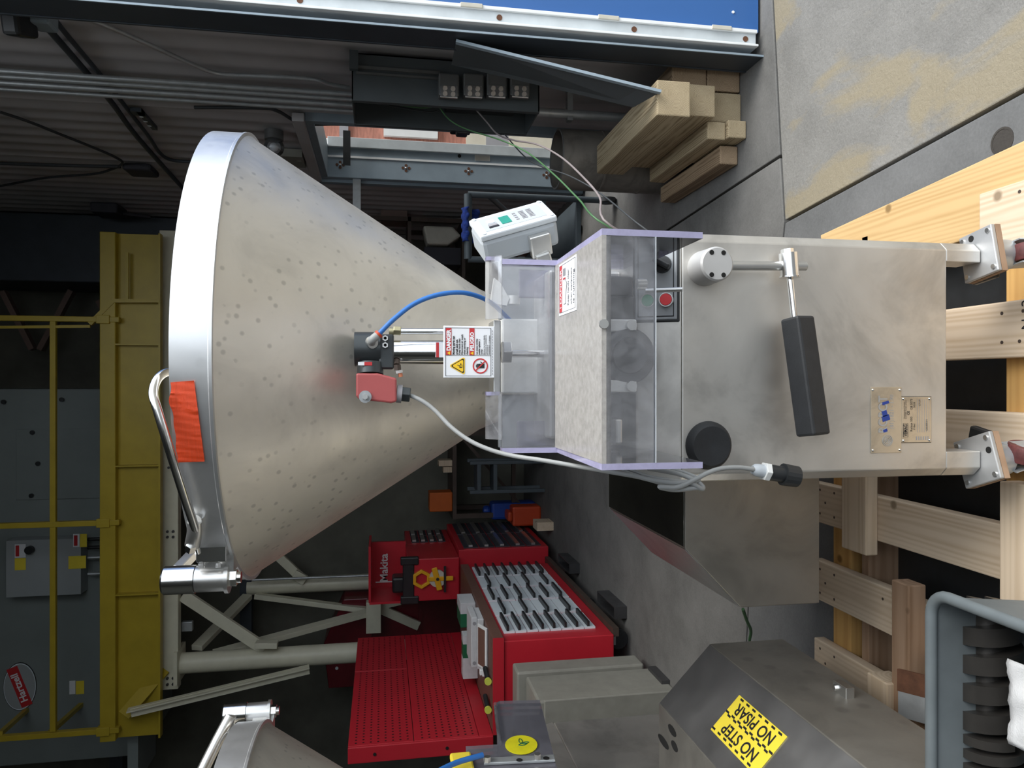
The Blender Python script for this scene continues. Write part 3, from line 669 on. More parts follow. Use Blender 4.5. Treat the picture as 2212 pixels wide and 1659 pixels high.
# sloped console and the block above it
yc1, zc1c = YF + .046, zt + .082
MB().prism([(bxl + .004, YF + .001, zt), (bxl + .004, yc1, zc1c), (bxl + .004, 2.55, zc1c), (bxl + .004, 2.55, zt)], (bxr - bxl - .008, 0, 0)).build('console', 'body_steel', mc, bevel=.004)
MB().box(-.12, .25, yc1 + .10, 2.5, zc1c, 1.26).build('pump_block', 'grey_plate_steel', mc, bevel=.006)
sl = Vector((0, yc1 - YF, zc1c - zt)).normalized(); sn = X1.cross(sl)
def onslope(px, py):
    r = ray(px, py); o = Vector((0, YF, zt)); t = (o - O).dot(sn) / r.dot(sn); return O + r * t
a = onslope(1463, 690); b = onslope(1372, 512)
cpx = (a + b) / 2; hw = abs(b.x - a.x) / 2; hl = abs((b - a).dot(sl)) / 2
cp = MB().rbox(cpx, X1, sl, sn, hw + .005, hl + .005, .0025).build('control_panel', 'black_plastic', mc, bevel=.004)
MB().rbox(cpx + sn * .002, X1, sl, sn, hw, hl, .002).build('panel_face', 'panel_grey', cp, bevel=.003)
MB().rbox(cpx + sn * .0035, X1, sl, sn, hw - .006, hl - .006, .0012).build('panel_border', 'ink', cp)
MB().rbox(cpx + sn * .0040, X1, sl, sn, hw - .008, hl - .008, .0012).build('panel_inlay', 'panel_grey', cp)
for px, py, m, h in ((1400, 650, 'button_green', .004), (1441, 649, 'button_red', .016)):
    p = onslope(px, py)
    MB().ring(p, p + sn * (h + .004), .0145, .0125).build('button_bezel', 'satin_steel', cp, smooth=40)
    MB().cyl(p, p + sn * (h + .006), .0123, .0118, n=20).build('button', m, cp, smooth=40)
p = onslope(1432, 572)
MB().cyl(p, p + sn * .014, .019, .017, n=24).build('switch_collar', 'black_plastic', cp, smooth=40)
MB().rbox(p + sn * .022, (X1 * .5 + sl * .86), (X1 * .86 - sl * .5), sn, .018, .006, .010).build('switch_grip', 'black_plastic', cp, bevel=.003)
# grey round knob, lever with grip, black bumper
p = at(1521, 580, YF)
kn = MB().lathe([(0, -.062), (.031, -.062), (.0345, -.058), (.0355, -.02), (.0365, 0), (0, 0)], p, 48, axis=(0, 1, 0)).build('round_knob', 'knob_grey', mc, smooth=35)
for dx, dz in ((-.0125, -.022), (.0125, -.022), (-.0125, .022), (.0125, .022)):
    pp = p + Vector((dz, -.0622, dx)); MB().cyl(pp, pp + Y1 * -.0006, .0048, n=14).build('hole', 'hole_black', kn)
YL = YF - .035
lv = thing('lever', None, None, at(1700, 570, YL)); lv.parent = mc; lv.location = WL[lv.name] - WL[mc.name]
MB().cyl(at(1575, 574, YL), at(1740, 575, YL), .0095, n=20).build('rod', 'satin_steel', lv, smooth=40)
MB().cyl(at(1702, 547, YL - .004), at(1706, 598, YL - .004), .0185, n=28).build('joint', 'chrome', lv, smooth=40)
MB().cyl(at(1700, 538, YL - .004), at(1701, 548, YL - .004), .0125, n=6).build('nut', 'chrome', lv)
MB().cyl(at(1706, 597, YL - .004), at(1706, 600, YL - .004), .0205, n=28).build('flange', 'chrome', lv, smooth=40)
MB().cyl(at(1706, 598, YL - .004), at(1716, 690, YL - .015), .0065, n=16).build('arm', 'chrome', lv, smooth=40)
g0, g1 = at(1722, 686, YL - .018), at(1757, 941, YL - .045)
ga = (g1 - g0).normalized()
MB().bar(g0, g1, .045, .050, (0, -.35, 1)).build('grip', 'black_rubber', lv, bevel=.005)
p = at(1530, 962, YF)
MB().lathe([(0, -.015), (.020, -.0165), (.040, -.018), (.0415, -.017), (.0495, -.004), (.050, 0), (0, 0)], p, 48, axis=(0, 1, 0)).build('rubber_bumper', 'black_rubber', mc, smooth=30)
# name plates
def plate(x0, x1, y0, y1, nm, m, par, t=.0022, Y=YF):
    a, b = at(x0, y1, Y), at(x1, y0, Y)
    return MB().box(a.x, b.x, Y - t, Y - .0002, b.z, a.z).build(nm, m, par, bevel=.0008), a, b
n1, a1, b1 = plate(1880, 1946, 836, 979, 'embossed_plate', 'plate_brass', mc)
n2b, a2, b2 = plate(1946, 2010, 857, 956, 'rating_plate', 'plate_brass', mc, .0024)
plate(1945, 2011, 856, 957, 'plate_border', 'ink', n2b, .0012)
for (aa, bb_, par) in ((a1, b1, n1), (a2, b2, n2b)):
    for fx in (.045, .955):
        for fz in (.06, .94):
            q = Vector((aa.x + (bb_.x - aa.x) * fx, YF - .0022, bb_.z + (aa.z - bb_.z) * fz))
            MB().sphere(q, .0032, 8).build('rivet', 'chrome', par, smooth=60)
def ptxt(par, aa, bb_, fx, fz, s, size, m, bold=0, sx=1.0, fw=0):
    text('lettering', s, size, (aa.x + (bb_.x - aa.x) * fx, YF - .0028, bb_.z + (aa.z - bb_.z) * fz), X1, Z1, m, par, 0, 'LEFT', bold, sx, 1.0, fw * (bb_.x - aa.x))
w1, h1 = b1.x - a1.x, a1.z - b1.z
ptxt(n1, a1, b1, .30, .48, 'ROBOT', .030, 'grey_plate_steel', .0006, 1.0, .56)
ptxt(n1, a1, b1, .36, .27, '(81)1821 - 1.90', .0125, 'grey_plate_steel', .0001, 1.0, .52)
for fx, fz, w_, h_ in ((.34, .54, .006, .010), (.53, .52, .012, .018), (.60, .56, .012, .012), (.76, .53, .006, .016)):
    c = Vector((a1.x + w1 * fx, YF - .0029, b1.z + h1 * fz))
    MB().rbox(c, (X1 + Z1 * .3).normalized(), (Z1 - X1 * .3).normalized(), Y1, w_ / 2, h_ / 2, .0002).build('paint_remnant', 'ink_blue', n1)
c = Vector((a1.x + w1 * .19, YF - .0026, b1.z + h1 * .47))
for r in (.0125, .0095, .006, .003): MB().ring(c, c + Y1 * -.0006, r, r - .0012, 24).build('embossed_seal', 'grey_plate_steel', n1)
w2, h2 = b2.x - a2.x, a2.z - b2.z
ptxt(n2b, a2, b2, .14, .82, 'VEMAG', .0115, 'ink', .0003, .95, .26)
for rx0, rx1, rz0, rz1 in ((.12, .42, .79, .795), (.12, .42, .945, .95), (.12, .123, .79, .95), (.417, .42, .79, .95)):
    MB().box(a2.x + w2 * rx0, a2.x + w2 * rx1, YF - .003, YF - .0025, b2.z + h2 * rz0, b2.z + h2 * rz1).build('logo_frame', 'ink', n2b)
ptxt(n2b, a2, b2, .52, .89, 'Maschinenbau GmbH', .0045, 'ink', 0, 1, .36); ptxt(n2b, a2, b2, .52, .84, 'D-27283 Verden (Aller)', .0045, 'ink', 0, 1, .40)
ptxt(n2b, a2, b2, .60, .74, 'CE', .0075, 'ink', .0002)
ptxt(n2b, a2, b2, .24, .64, 'Robot 500', .0075, 'ink', 0, 1, .36); ptxt(n2b, a2, b2, .70, .64, '128 5073', .0075, 'ink', 0, 1, .24)
ptxt(n2b, a2, b2, .28, .55, 'F-Bec', .006, 'ink'); ptxt(n2b, a2, b2, .76, .55, '5018', .006, 'ink'); ptxt(n2b, a2, b2, .24, .13, '128.800.01', .006, 'ink'); ptxt(n2b, a2, b2, .80, .37, '6,9 kW', .006, 'ink', 0, 1, .14)
for k in range(6):
    zz = b2.z + h2 * (.10 + k * .078)
    MB().box(a2.x + w2 * .05, a2.x + w2 * .13, YF - .003, YF - .0025, zz, zz + .002).box(a2.x + w2 * .22, a2.x + w2 * .95, YF - .003, YF - .0025, zz - .0015, zz - .0011).build('rating_line', 'ink_grey', n2b)
# casters under the front legs
def caster(quad, wheel, lock):
    P = [atz(px, py, zl - .002) for px, py in quad]; ctr = sum(P, Vector()) / 4
    cs = thing('caster', None, None, ctr); cs.parent = mc; cs.location = ctr - WL[mc.name]
    MB().prism([p_ + Z1 * -.010 for p_ in P], (0, 0, .010)).build('mounting_plate', 'grey_plate_steel', cs, bevel=.002)
    MB().prism([p_ + Z1 * -.024 for p_ in P], (0, 0, .013)).build('wood_packer', 'pine_brown_x', cs)
    for k in range(4):
        q = ctr + (P[k] - ctr) * .78; MB().cyl(q + Z1 * -.001, q + Z1 * .003, .0055, n=12).build('screw', 'satin_steel', cs, smooth=40)
    q = ctr + (P[3] - ctr) * .5 + (P[0] - ctr) * .25
    MB().cyl(q + Z1 * -.0005, q + Z1 * .0006, .0075, n=16).build('hole', 'hole_black', cs)
    wc = Vector((ctr.x + wheel[0], ctr.y + wheel[1], .152 + .05)); ad = Vector((math.cos(wheel[2]), math.sin(wheel[2]), 0))
    MB().lathe([(.0, -.016), (.03, -.016), (.034, -.018), (.048, -.018), (.05, -.014), (.05, .014), (.048, .018), (.034, .018), (.03, .016), (0, .016)], wc, 40, axis=ad).build('wheel', 'maroon_wheel', cs, smooth=30)
    MB().cyl(wc - ad * .0185, wc + ad * .0185, .031, n=28).build('rim', 'galvanised', cs, smooth=40)
    fw = Vector((-ad.y, ad.x, 0))
    for s in (-1, 1):
        o = wc + ad * (.024 * s); top = Vector((ctr.x, ctr.y, zl - .03))
        MB().prism([o - fw * .016 - Z1 * .01, o + fw * .016 - Z1 * .01, o + fw * .03 + Z1 * .045 + (ctr - wc).xy.to_3d() * .6, o - fw * .03 + Z1 * .045 + (ctr - wc).xy.to_3d() * .6, o - fw * .02 + Z1 * .02], ad * (.003 * s)).build('fork', 'galvanised', cs)
    MB().cyl(wc - ad * .036, wc + ad * .036, .0075, n=6).build('axle_bolt', 'dark_steel', cs)
    MB().cyl(Vector((ctr.x, ctr.y, wc.z + .042)), Vector((ctr.x, ctr.y, zl - .022)), .034, n=28).build('swivel', 'galvanised', cs, smooth=40)
    lk = Vector(lock); MB().rbox(Vector((ctr.x, ctr.y, .235)) + lk, fw, ad, Z1, .035, .02, .010).build('brake_pedal', 'black_plastic', cs, bevel=.006)
caster([(2140, 483), (2157, 583), (2084, 613), (2071, 516)], (.0, -.035, R(8)), (-.03, .07, 0))
caster([(2162, 1033), (2086, 1056), (2058, 956), (2136, 931)], (.015, -.03, R(-12)), (.045, .07, 0))
# side wing (electrics housing) on the left
WY0, WY1 = 1.91, 2.59
wz0, wz1, wz2 = at(1770, 1200, WY0).z, at(1600, 1312, WY0).z, at(1480, 1185, WY0).z
wxb, wxc = at(1480, 1185, WY0).x, at(1600, 1312, WY0).x
prof = [(bxl + .002, wz0), (wxc, wz0), (wxc, wz1), (wxb, wz2), (bxl + .002, wz2)]
wg = MB().prism([(x, WY0, z) for x, z in prof], (0, WY1 - WY0, 0)).build('wing_housing', ['wing_steel'], mc, bevel=.002)
MB().box(wxb + .004, bxl, WY0 + .006, WY1, wz2 + .0002, wz2 + .0022).build('wing_top', 'wing_top_steel', wg)
cdir = Vector((wxc - wxb, 0, wz1 - wz2)); cn = Vector((cdir.z, 0, -cdir.x)).normalized()
if cn.z < 0: cn = -cn
cmid = Vector(((wxb + wxc) / 2, (WY0 + WY1) / 2, (wz1 + wz2) / 2))
MB().rbox(cmid + cn * .0012, cdir.normalized(), Y1, cn, cdir.length / 2 - .004, (WY1 - WY0) / 2 - .006, .001).build('wing_chamfer', 'chamfer_lit_steel', wg)
MB().box(wxc - .0022, wxc - .0002, WY0 + .006, WY1, wz0 + .004, wz1 - .006).build('wing_side', 'wing_steel', wg)

# ---- hopper
HR = 0.567; zr0, zr1 = 1.938, 2.014; zn = 1.355
prof = [(.115, 1.14), (.155, 1.26), (.195, zn), (HR - .012, zr0 - .006), (HR - .004, zr0), (HR - .004, zr1), (HR - .010, zr1), (HR - .016, zr0), (.19, zn + .01), (.11, 1.2)]
hp = MB().lathe(prof, (XM, YM, 0), 128).build('hopper', 'hopper_steel', mc, smooth=30)
MB().lathe([(HR - .008, zr0 - .002), (HR + .002, zr0 - .001), (HR + .002, zr0 + .005), (HR, zr0 + .007), (HR, zr1), (HR - .006, zr1 + .001)], (XM, YM, 0), 128).build('rim_band', 'band_steel', hp, smooth=30)
def onband(px, py, dr=0.002, rad=HR):
    r = ray(px, py); ox, oy = O.x - XM, O.y - YM; rr = rad + dr
    A = r.x ** 2 + r.y ** 2; B = 2 * (ox * r.x + oy * r.y); Cc = ox * ox + oy * oy - rr * rr
    t = (-B - math.sqrt(max(0, B * B - 4 * A * Cc))) / (2 * A); return O + r * t
# orange tape
rows = []; nT, mT = 44, 6
L0, L1 = (368, 826), (384, 999); R0, R1 = (419, 822), (442, 997)
tp = MB(); vs = []
for i in range(nT + 1):
    t = i / nT
    for k in range(mT + 1):
        s = k / mT
        px = (L0[0] + (L1[0] - L0[0]) * t) * (1 - s) + (R0[0] + (R1[0] - R0[0]) * t) * s
        py = (L0[1] + (L1[1] - L0[1]) * t) * (1 - s) + (R0[1] + (R1[1] - R0[1]) * t) * s
        if k == 0: px += -6 * math.exp(-((t - .25) / .12) ** 2) + 1.2 * math.sin(t * 21)
        wr = .0007 * math.sin(t * 130 + s * 3 + 2 * math.sin(s * 4 + t * 9)) + .0004 * math.sin(t * 67 - s * 5)
        fold = .0035 * math.exp(-(((s - (t - .13) * 3.2)) / .10) ** 2) * (1 if .13 < t < .40 else 0)
        vs.append(onband(px, py, .0035 + wr + fold + (0.004 * math.exp(-((t - .25) / .12) ** 2) if k == 0 else 0)))
tp.add(vs, [(i * (mT + 1) + k, i * (mT + 1) + k + 1, (i + 1) * (mT + 1) + k + 1, (i + 1) * (mT + 1) + k) for i in range(nT) for k in range(mT)])
tpo = tp.build('orange_tape', 'tape_orange', hp, smooth=60); tpo['label'] = 'strip of crinkled orange cloth tape'
# lid handle rod and clamp
hd = thing('lid_handle', None, None, at(400, 1050, 1.6)); hd.parent = mc; hd.location = WL[hd.name] - WL[mc.name]
MB().tube([at(376, 803, 1.54), at(355, 806, 1.52), at(338, 822, 1.50), at(331, 850, 1.488), at(340, 885, 1.48), at(366, 970, 1.485), at(396, 1065, 1.53), at(418, 1130, 1.575), at(426, 1160, 1.60)], .0085, 14).build('rod', 'chrome', hd, smooth=60)
q0 = onband(424, 1125, .004); q1 = onband(412, 1172, .02)
MB().cyl(onband(421, 1126, .001), onband(421, 1126, .012), .0125, n=20).build('pivot', 'nylon_white', hd, smooth=40)
MB().tube([onband(421, 1126, .010), onband(421, 1150, .018), onband(416, 1176, .022)], .0155, 16).build('clamp', 'satin_steel', hd, smooth=60)
MB().cyl(onband(414, 1176, .030), onband(411, 1188, .032), .0115, n=6).build('clamp_bolt', 'chrome', hd)
MB().cyl(onband(424, 1178, .022), onband(428, 1193, .022), .006, n=14).build('stud', 'chrome', hd, smooth=40)
# lid hinge at the left of the rim
hg = thing('lid_hinge', None, None, at(430, 1250, 1.70)); hg.parent = mc; hg.location = WL[hg.name] - WL[mc.name]
YH = 1.70
zt_h, zm_h, zb_h = at(352, 1250, YH).z, at(424, 1250, YH).z, at(488, 1250, YH).z
hc = at(425, 1251, YH); rr = .0305
MB().lathe([(0, zt_h), (rr - .004, zt_h), (rr, zt_h - .004), (rr, zm_h + .001), (0, zm_h + .001)], (hc.x, YH, 0), 40).build('pivot_cap', 'chrome', hg, smooth=35)
MB().cyl((hc.x, YH, zb_h), (hc.x, YH, zm_h), rr * .92, n=40).build('pivot_sleeve', 'satin_steel', hg, smooth=40)
MB().cyl((hc.x, YH, zb_h - .008), (hc.x, YH, zb_h), rr * 1.08, n=40).build('washer', 'satin_steel', hg, smooth=40)
MB().cyl((hc.x, YH, zb_h - .024), (hc.x, YH, zb_h - .008), .019, n=6).build('nut', 'chrome', hg, bevel=.001)
MB().cyl((hc.x, YH, zb_h - .032), (hc.x, YH, zb_h - .024), .0125, n=18).build('stud_end', 'chrome', hg, smooth=40)
ba, bb2 = at(423, 1214, 1.665), at(489, 1173, 1.665)
MB().box(ba.x - .002, bb2.x, 1.665, 1.72, bb2.z, ba.z).build('bracket', 'chrome', hg, bevel=.002)
MB().box(ba.x - .03, ba.x + .01, 1.69, 1.74, bb2.z - .01, ba.z - .012).build('bracket_web', 'satin_steel', hg)
for px in (434, 472):
    q = at(px, 1217, 1.668); MB().cyl(q, q + Vector((-.009, -.002, 0)), .006, n=6).build('bolt', 'chrome', hg)
MB().bar(at(383, 1232, 1.72), at(425, 1188, 1.80), .02, .022).build('lid_arm', 'satin_steel', hg, bevel=.003)
MB().bar(at(425, 1188, 1.80), Vector((XM, YM + .1, zr1 + .02)), .02, .022).build('lid_arm', 'satin_steel', hg, bevel=.003)
# ---- clear safety guard over the outlet
gd = thing('safety_guard', None, None, (XM, 1.4, 1.2)); gd.parent = mc; gd.location = WL[gd.name] - WL[mc.name]
YG0, YG1, YG2 = 1.20, 1.53, 1.565
gxl, gxr = at(1400, 1014, YG0).x, at(1400, 497, YG0).x
zgt, zgs, zgf = at(1085, 760, YG1).z, at(1203, 760, YG1).z, at(1300, 760, YG0).z
zgb, zsb = at(1416, 760, YG0).z, at(1518, 760, YG0).z
th = .011
yback = atz(1368, 580, zsb).y
for xs in (gxl, gxr - th):
    pl = [(xs, YG1, zgt), (xs, YG1 - .004, zgs), (xs, YG0, zgf), (xs, YG0, zsb), (xs, yback, zsb), (xs, yback, zgt)]
    MB().prism(pl, (th, 0, 0), 0, 1).build('side_plate', ['guard_clear', 'guard_edge'], gd)
MB().box(gxl + th, gxr - th, YG1, YG1 + .008, zgs - .004, zgt).build('upper_plate', 'guard_clear', gd)
MB().prism([(gxl + th, YG1 + .008, zgs - .004), (gxl + th, YG1 + .008, zgs + .004), (gxl + th, YG0, zgf), (gxl + th, YG0, zgf - .008)], (gxr - gxl - 2 * th, 0, 0)).build('dusty_shelf', 'guard_dusty', gd)
MB().box(gxl + th, gxr - th, YG0, YG0 + .008, zgb, zgf - .008).build('front_plate', 'guard_clear', gd)
MB().cyl((gxl + th, YG0 + .012, zgf - .012), (gxr - th, YG0 + .012, zgf - .012), .0075, n=16).build('bend_bar', 'guard_dusty', gd, smooth=40)
MB().box(gxl + th, gxr - th, YG0 - .0008, YG0 + .0092, zgb - .0012, zgb).build('plate_edge', 'white_plastic', gd)
for y0, y1 in ((690, 556), (948, 846)):
    a_, b_ = at(1058, y0, YG2).x, at(1058, y1, YG2).x
    MB().prism([(a_, YG1, zgt), (a_, YG2, zgt + .030), (a_, YG2 + .008, zgt + .030), (a_, YG1 + .008, zgt)], (b_ - a_, 0, 0), 0, 0).build('top_lip', 'guard_clear', gd)
    MB().box(b_ - .008, b_, YG2 - .012, YG2 + .009, zgt + .002, zgt + .030).build('lip_edge', 'guard_edge', gd)
for px, py in ((1303, 700),):
    q = at(px, py, YG0); MB().cyl(q, q + Y1 * -.006, .008, n=12).build('screw', 'satin_steel', gd, smooth=40)
# hand warning label on the shelf
def onshelf(px, py):
    o = Vector((0, YG0, zgf)); d = Vector((0, YG1 + .008 - YG0, zgs + .004 - zgf)); nn = X1.cross(d).normalized(); r = ray(px, py)
    return O + r * ((o - O).dot(nn) / r.dot(nn)) + nn * .0006, nn, d.normalized()
Q = [onshelf(*p)[0] for p in ((1207, 684), (1245, 672), (1248, 545), (1209, 573))]
nsh, dsh = onshelf(1220, 600)[1:]
c_ = sum(Q, Vector()) / 4; lw = (Q[3] - Q[0]).length / 2; lh = (Q[1] - Q[0]).length / 2 * .98
hl_ = MB().rbox(c_, X1, dsh, nsh, lw, lh, .0004).build('hand_label', 'label_white', gd)
def lrect(par, c, ux, uy, nn, W, Hh, x0, x1, y0, y1, m, nm, lift):
    cc = c + ux * ((x0 + x1 - 1) * W) + uy * ((y0 + y1 - 1) * Hh) + nn * lift
    return MB().rbox(cc, ux, uy, nn, abs(x1 - x0) * W, abs(y1 - y0) * Hh, .0002).build(nm, m, par)
lrect(hl_, c_, X1, dsh, nsh, lw, lh, .06, .96, .80, .95, 'label_red', 'header', .0006)
text('lettering', '! DANGER', lh * .27, c_ - X1 * lw * .75 + dsh * lh * .64, X1, dsh, 'label_white', hl_, .0012, 'LEFT', .0002, 1.5, 1.0, lw * 1.5)
for y_, s_ in ((.22, 'Keep hands clear'), (.05, 'when equipment'), (-.12 + .03, 'is running')):
    text('lettering', s_, lh * .20, c_ - X1 * lw * .72 + dsh * lh * (y_ * 2 - .62), X1, dsh, 'ink', hl_, .0008, 'LEFT', .0001, 1.25, 1.0, lw * 1.35)
for x0, x1, y0, y1 in ((.05, .96, .955, .965), (.05, .96, .04, .05), (.05, .055, .04, .96), (.955, .96, .04, .96)):
    lrect(hl_, c_, X1, dsh, nsh, lw, lh, x0, x1, y0, y1, 'ink', 'border_line', .0007)
# drawn hand: forearm, palm, cut fingers
hb = c_ + dsh * lh * .25 + nsh * .0007
def hpoly(pts, m, nm): MB().prism([hb + X1 * (x * lw) + dsh * (y * lh) for x, y in pts], nsh * .0002).build(nm, m, hl_)
hpoly([(-.62, -.10), (-.62, .14), (-.15, .16), (.0, .22), (.28, .18), (.30, -.10), (.12, -.22), (-.08, -.16)], 'ink', 'hand_outline')
hb = hb + nsh * .0003
hpoly([(-.60, -.085), (-.60, .125), (-.15, .145), (.0, .20), (.265, .165), (.285, -.085), (.12, -.195), (-.08, -.14)], 'label_white', 'hand_fill')
for k in range(4):
    yy = -.06 + k * .075
    hpoly([(.32, yy), (.32, yy + .04), (.40, yy + .05), (.38, yy - .01)], 'label_red', 'hand_cut')
    hpoly([(.46, yy), (.46, yy + .045), (.74, yy + .05), (.76, yy + .02), (.74, yy)], 'ink_grey', 'finger')
# inside the guard: white block, rod, bolts, outlet flange, brackets
YI = 1.70
wb0, wb1 = at(1085, 850, YI), at(1215, 690, YI)
MB().box(wb0.x, wb1.x, YI, YI + .10, wb1.z - .10, wb0.z).build('nylon_block', 'nylon_white', mc, bevel=.004)
for px, py in ((1178, 697), (1176, 835)):
    q = at(px, py, YI - .004); MB().cyl(q + Y1 * .02, q + Y1 * -.010, .0125, n=18).build('block_bolt', 'satin_steel', mc, smooth=40)
MB().cyl(at(1090, 764, 1.635), at(1240, 764, 1.635), .0085, n=18).build('piston_rod', 'chrome', mc, smooth=40)
MB().cyl(at(1084, 761, 1.635), at(1103, 761, 1.635), .027, n=6).build('rod_nut', 'satin_steel', mc, bevel=.002)
q = at(1362, 768, 1.37)
MB().lathe([(0, 0), (.034, 0), (.036, .006), (.052, .010), (.055, .014), (.055, .05), (.060, .055), (.060, .14), (0, .14)], q, 48, axis=(0, 1, 0)).build('outlet_flange', 'dark_steel', mc, smooth=30)
for py in (703, 834):
    a_, b_ = at(1310, py + 13, 1.38), at(1376, py - 13, 1.38)
    MB().box(a_.x, b_.x, 1.38, 1.60, b_.z, a_.z).build('tie_bar', 'nylon_white', mc, bevel=.003)
    q = at(1362, py, 1.378); MB().cyl(q, q + Y1 * -.010, .010, n=18).build('tie_bolt', 'satin_steel', mc, smooth=40)
for x0, x1, y0, y1, m, Y in ((1308, 1368, 597, 640, 'dark_steel', 1.50), (1308, 1372, 640, 690, 'black_plastic', 1.47), (1310, 1345, 850, 940, 'dark_steel', 1.5), (1330, 1345, 905, 960, 'satin_steel', 1.45)):
    a_, b_ = at(x0, y1, Y), at(x1, y0, Y); MB().box(a_.x, b_.x, Y, Y + .12, b_.z, a_.z).build('inner_bracket', m, mc, bevel=.004)
for x0, x1, y0, y1 in ((1121, 1210, 584, 643), (1117, 1210, 909, 965)):
    a_, b_ = at(x0, y1, 1.62), at(x1, y0, 1.62); MB().box(a_.x, b_.x, 1.62, 1.628, b_.z, a_.z).build('inner_window', 'guard_dark', mc, bevel=.003)
for y0, y1 in ((690, 562), (968, 852)):
    a_, b_ = at(1078, y0, 1.74), at(1215, y1, 1.74); MB().box(a_.x, b_.x, 1.74, 1.76, b_.z - .1, a_.z).build('rear_cover', 'panel_grey', mc, bevel=.003)
MB().cyl(at(1105, 640, 1.70), at(1105, 658, 1.70), .02, n=16).build('inner_roller', 'nylon_white', mc, smooth=40)
MB().prism([at(1068, 600, 1.68), at(1082, 612, 1.68), at(1100, 645, 1.68), at(1095, 660, 1.68), at(1060, 655, 1.68)], (0, .02, 0)).build('inner_fin', 'nylon_white', mc)
sr = [at(1395, 628, 1.33), at(1474, 625, 1.30)]
MB().cyl(sr[0], sr[1], .0042, n=12).build('locking_pin', 'satin_steel', mc, smooth=40)
MB().cyl(at(1375, 614, 1.37), at(1395, 614, 1.37), .011, n=12).build('pin_socket', 'satin_steel', mc, smooth=40)
# control unit with display
DC = at(1112, 508, 1.92)
Ld = Vector((.30, 0, -.954)).normalized(); nd = Vector((.80, -.56, .22)); nd = (nd - Ld * nd.dot(Ld)).normalized(); wd_ = nd.cross(Ld).normalized()
if wd_.y > 0: wd_ = -wd_
# nd: display normal, wd_: pointing to viewer-left side face
cu_ = thing('control_unit', None, None, DC); cu_.parent = mc; cu_.location = WL[cu_.name] - WL[mc.name]
hL, hW, hD = .103, .058, .047
MB().rbox(DC, Ld, wd_, nd, hL, hW, hD - .012).build('case', 'grey_plastic', cu_, bevel=.012)
MB().rbox(DC + nd * (hD - .006), Ld, wd_, nd, hL, hW, .008).build('front_cover', 'white_plastic', cu_, bevel=.004)
fc = DC + nd * (hD + .002)
MB().rbox(fc + Ld * .0, Ld, wd_, nd, hL - .020, hW - .018, .0012).build('keypad', 'grey_plastic', cu_, bevel=.001)
def fr_(l, ww, sl_, sw, m, nm, lift=.002): MB().rbox(fc + Ld * l + wd_ * ww + nd * lift, Ld, wd_, nd, sl_, sw, .0006).build(nm, m, cu_)
fr_(-.020, .002, .013, .022, 'lcd_green', 'display')
fr_(-.056, .024, .013, .004, 'ink', 'maker_mark'); fr_(-.056, .012, .012, .006, 'ink_grey', 'maker_mark'); fr_(-.056, -.010, .010, .010, 'drawer_grey', 'maker_mark')
for i in range(2):
    for k in range(6): fr_(.030 + i * .020, -.022 + k * .0088, .0065, .0021, 'ink_grey', 'key_legend')
for k in range(4): fr_(.010, -.02 + k * .013, .004, .003, 'ink_grey', 'key_legend')
for a_ in (-1, 1):
    for b_ in (-1, 1):
        q = DC + Ld * ((hL - .012) * a_) + wd_ * ((hW - .010) * b_) + nd * (hD + .0015)
        MB().cyl(q, q + nd * .003, .006, n=12).build('cover_screw', 'white_plastic', cu_, smooth=40)
sb = DC + Ld * .045 + wd_ * (hW + .012) + nd * -.012
MB().rbox(sb, Ld, wd_, nd, .028, .012, .030).build('mount_block', 'satin_steel', cu_, bevel=.004)
MB().bar(sb + nd * -.02, Vector((.2, 1.95, 1.15)), .04, .04).build('mount_arm', 'satin_steel', cu_, bevel=.004)
# ---- pneumatic cylinder, head, solenoid, sign
pn = thing('air_cylinder', None, None, at(900, 761, 1.62)); pn.parent = mc; pn.location = WL[pn.name] - WL[mc.name]
YC = 1.63
MB().cyl(at(846, 761, YC), at(1078, 761, YC), .0265, n=32).build('barrel', 'chrome', pn, smooth=40)
a_, b_ = at(766, 788, YC - .04), at(822, 720, YC - .04)
MB().cyl(at(766, 754, YC - .005), at(822, 754, YC - .005), .037, n=40).build('valve_head', 'anodised', pn, smooth=40)
a_, b_ = at(818, 797, YC - .035), at(851, 722, YC - .035)
MB().box(a_.x, b_.x, YC - .035, YC + .03, b_.z, a_.z).build('end_block', 'anodised', pn, bevel=.004)
for py in (731, 746):
    q = at(832, py, YC - .036); MB().ring(q, q + Y1 * -.010, .0065, .0035, 6).build('port_fitting', 'satin_steel', pn)
    MB().cyl(q, q + Y1 * -.004, .0034, n=8).build('port_hole', 'hole_black', pn)
MB().cyl(at(800, 785, YC - .02), at(800, 809, YC - .025), .0275, n=32).build('coil_ring', 'anodised', pn, smooth=40)
a_, b_ = at(770, 871, YC - .05), at(857, 806, YC - .05)
so_ = MB().prism([at(769, 806, YC - .052), at(815, 806, YC - .052), at(857, 817, YC - .052), at(857, 868, YC - .052), at(845, 871, YC - .052), at(775, 863, YC - .052), at(769, 855, YC - .052)], (0, .055, 0)).build('solenoid', 'solenoid_red', pn, bevel=.004)
q = at(789, 857, YC - .053); MB().cyl(q, q + Y1 * -.003, .013, n=24).build('nameplate_disc', 'panel_grey', so_, smooth=40)
MB().cyl(q + Y1 * -.003, q + Y1 * -.012, .006, n=6).build('coil_nut', 'satin_steel', so_)
MB().cyl(at(857, 850, YC - .028), at(868, 851, YC - .028), .0195, n=24).build('gland_flange', 'ink_grey', pn, smooth=40)
MB().cyl(at(866, 851, YC - .028), at(886, 853, YC - .028), .0175, n=6).build('cable_gland', 'anodised', pn, bevel=.002)
p_ = at(786, 786, YC - .049); MB().box(p_.x - .003, p_.x + .004, YC - .0495, YC - .0485, p_.z - .017, p_.z + .012).build('maker_label', 'label_white', pn)
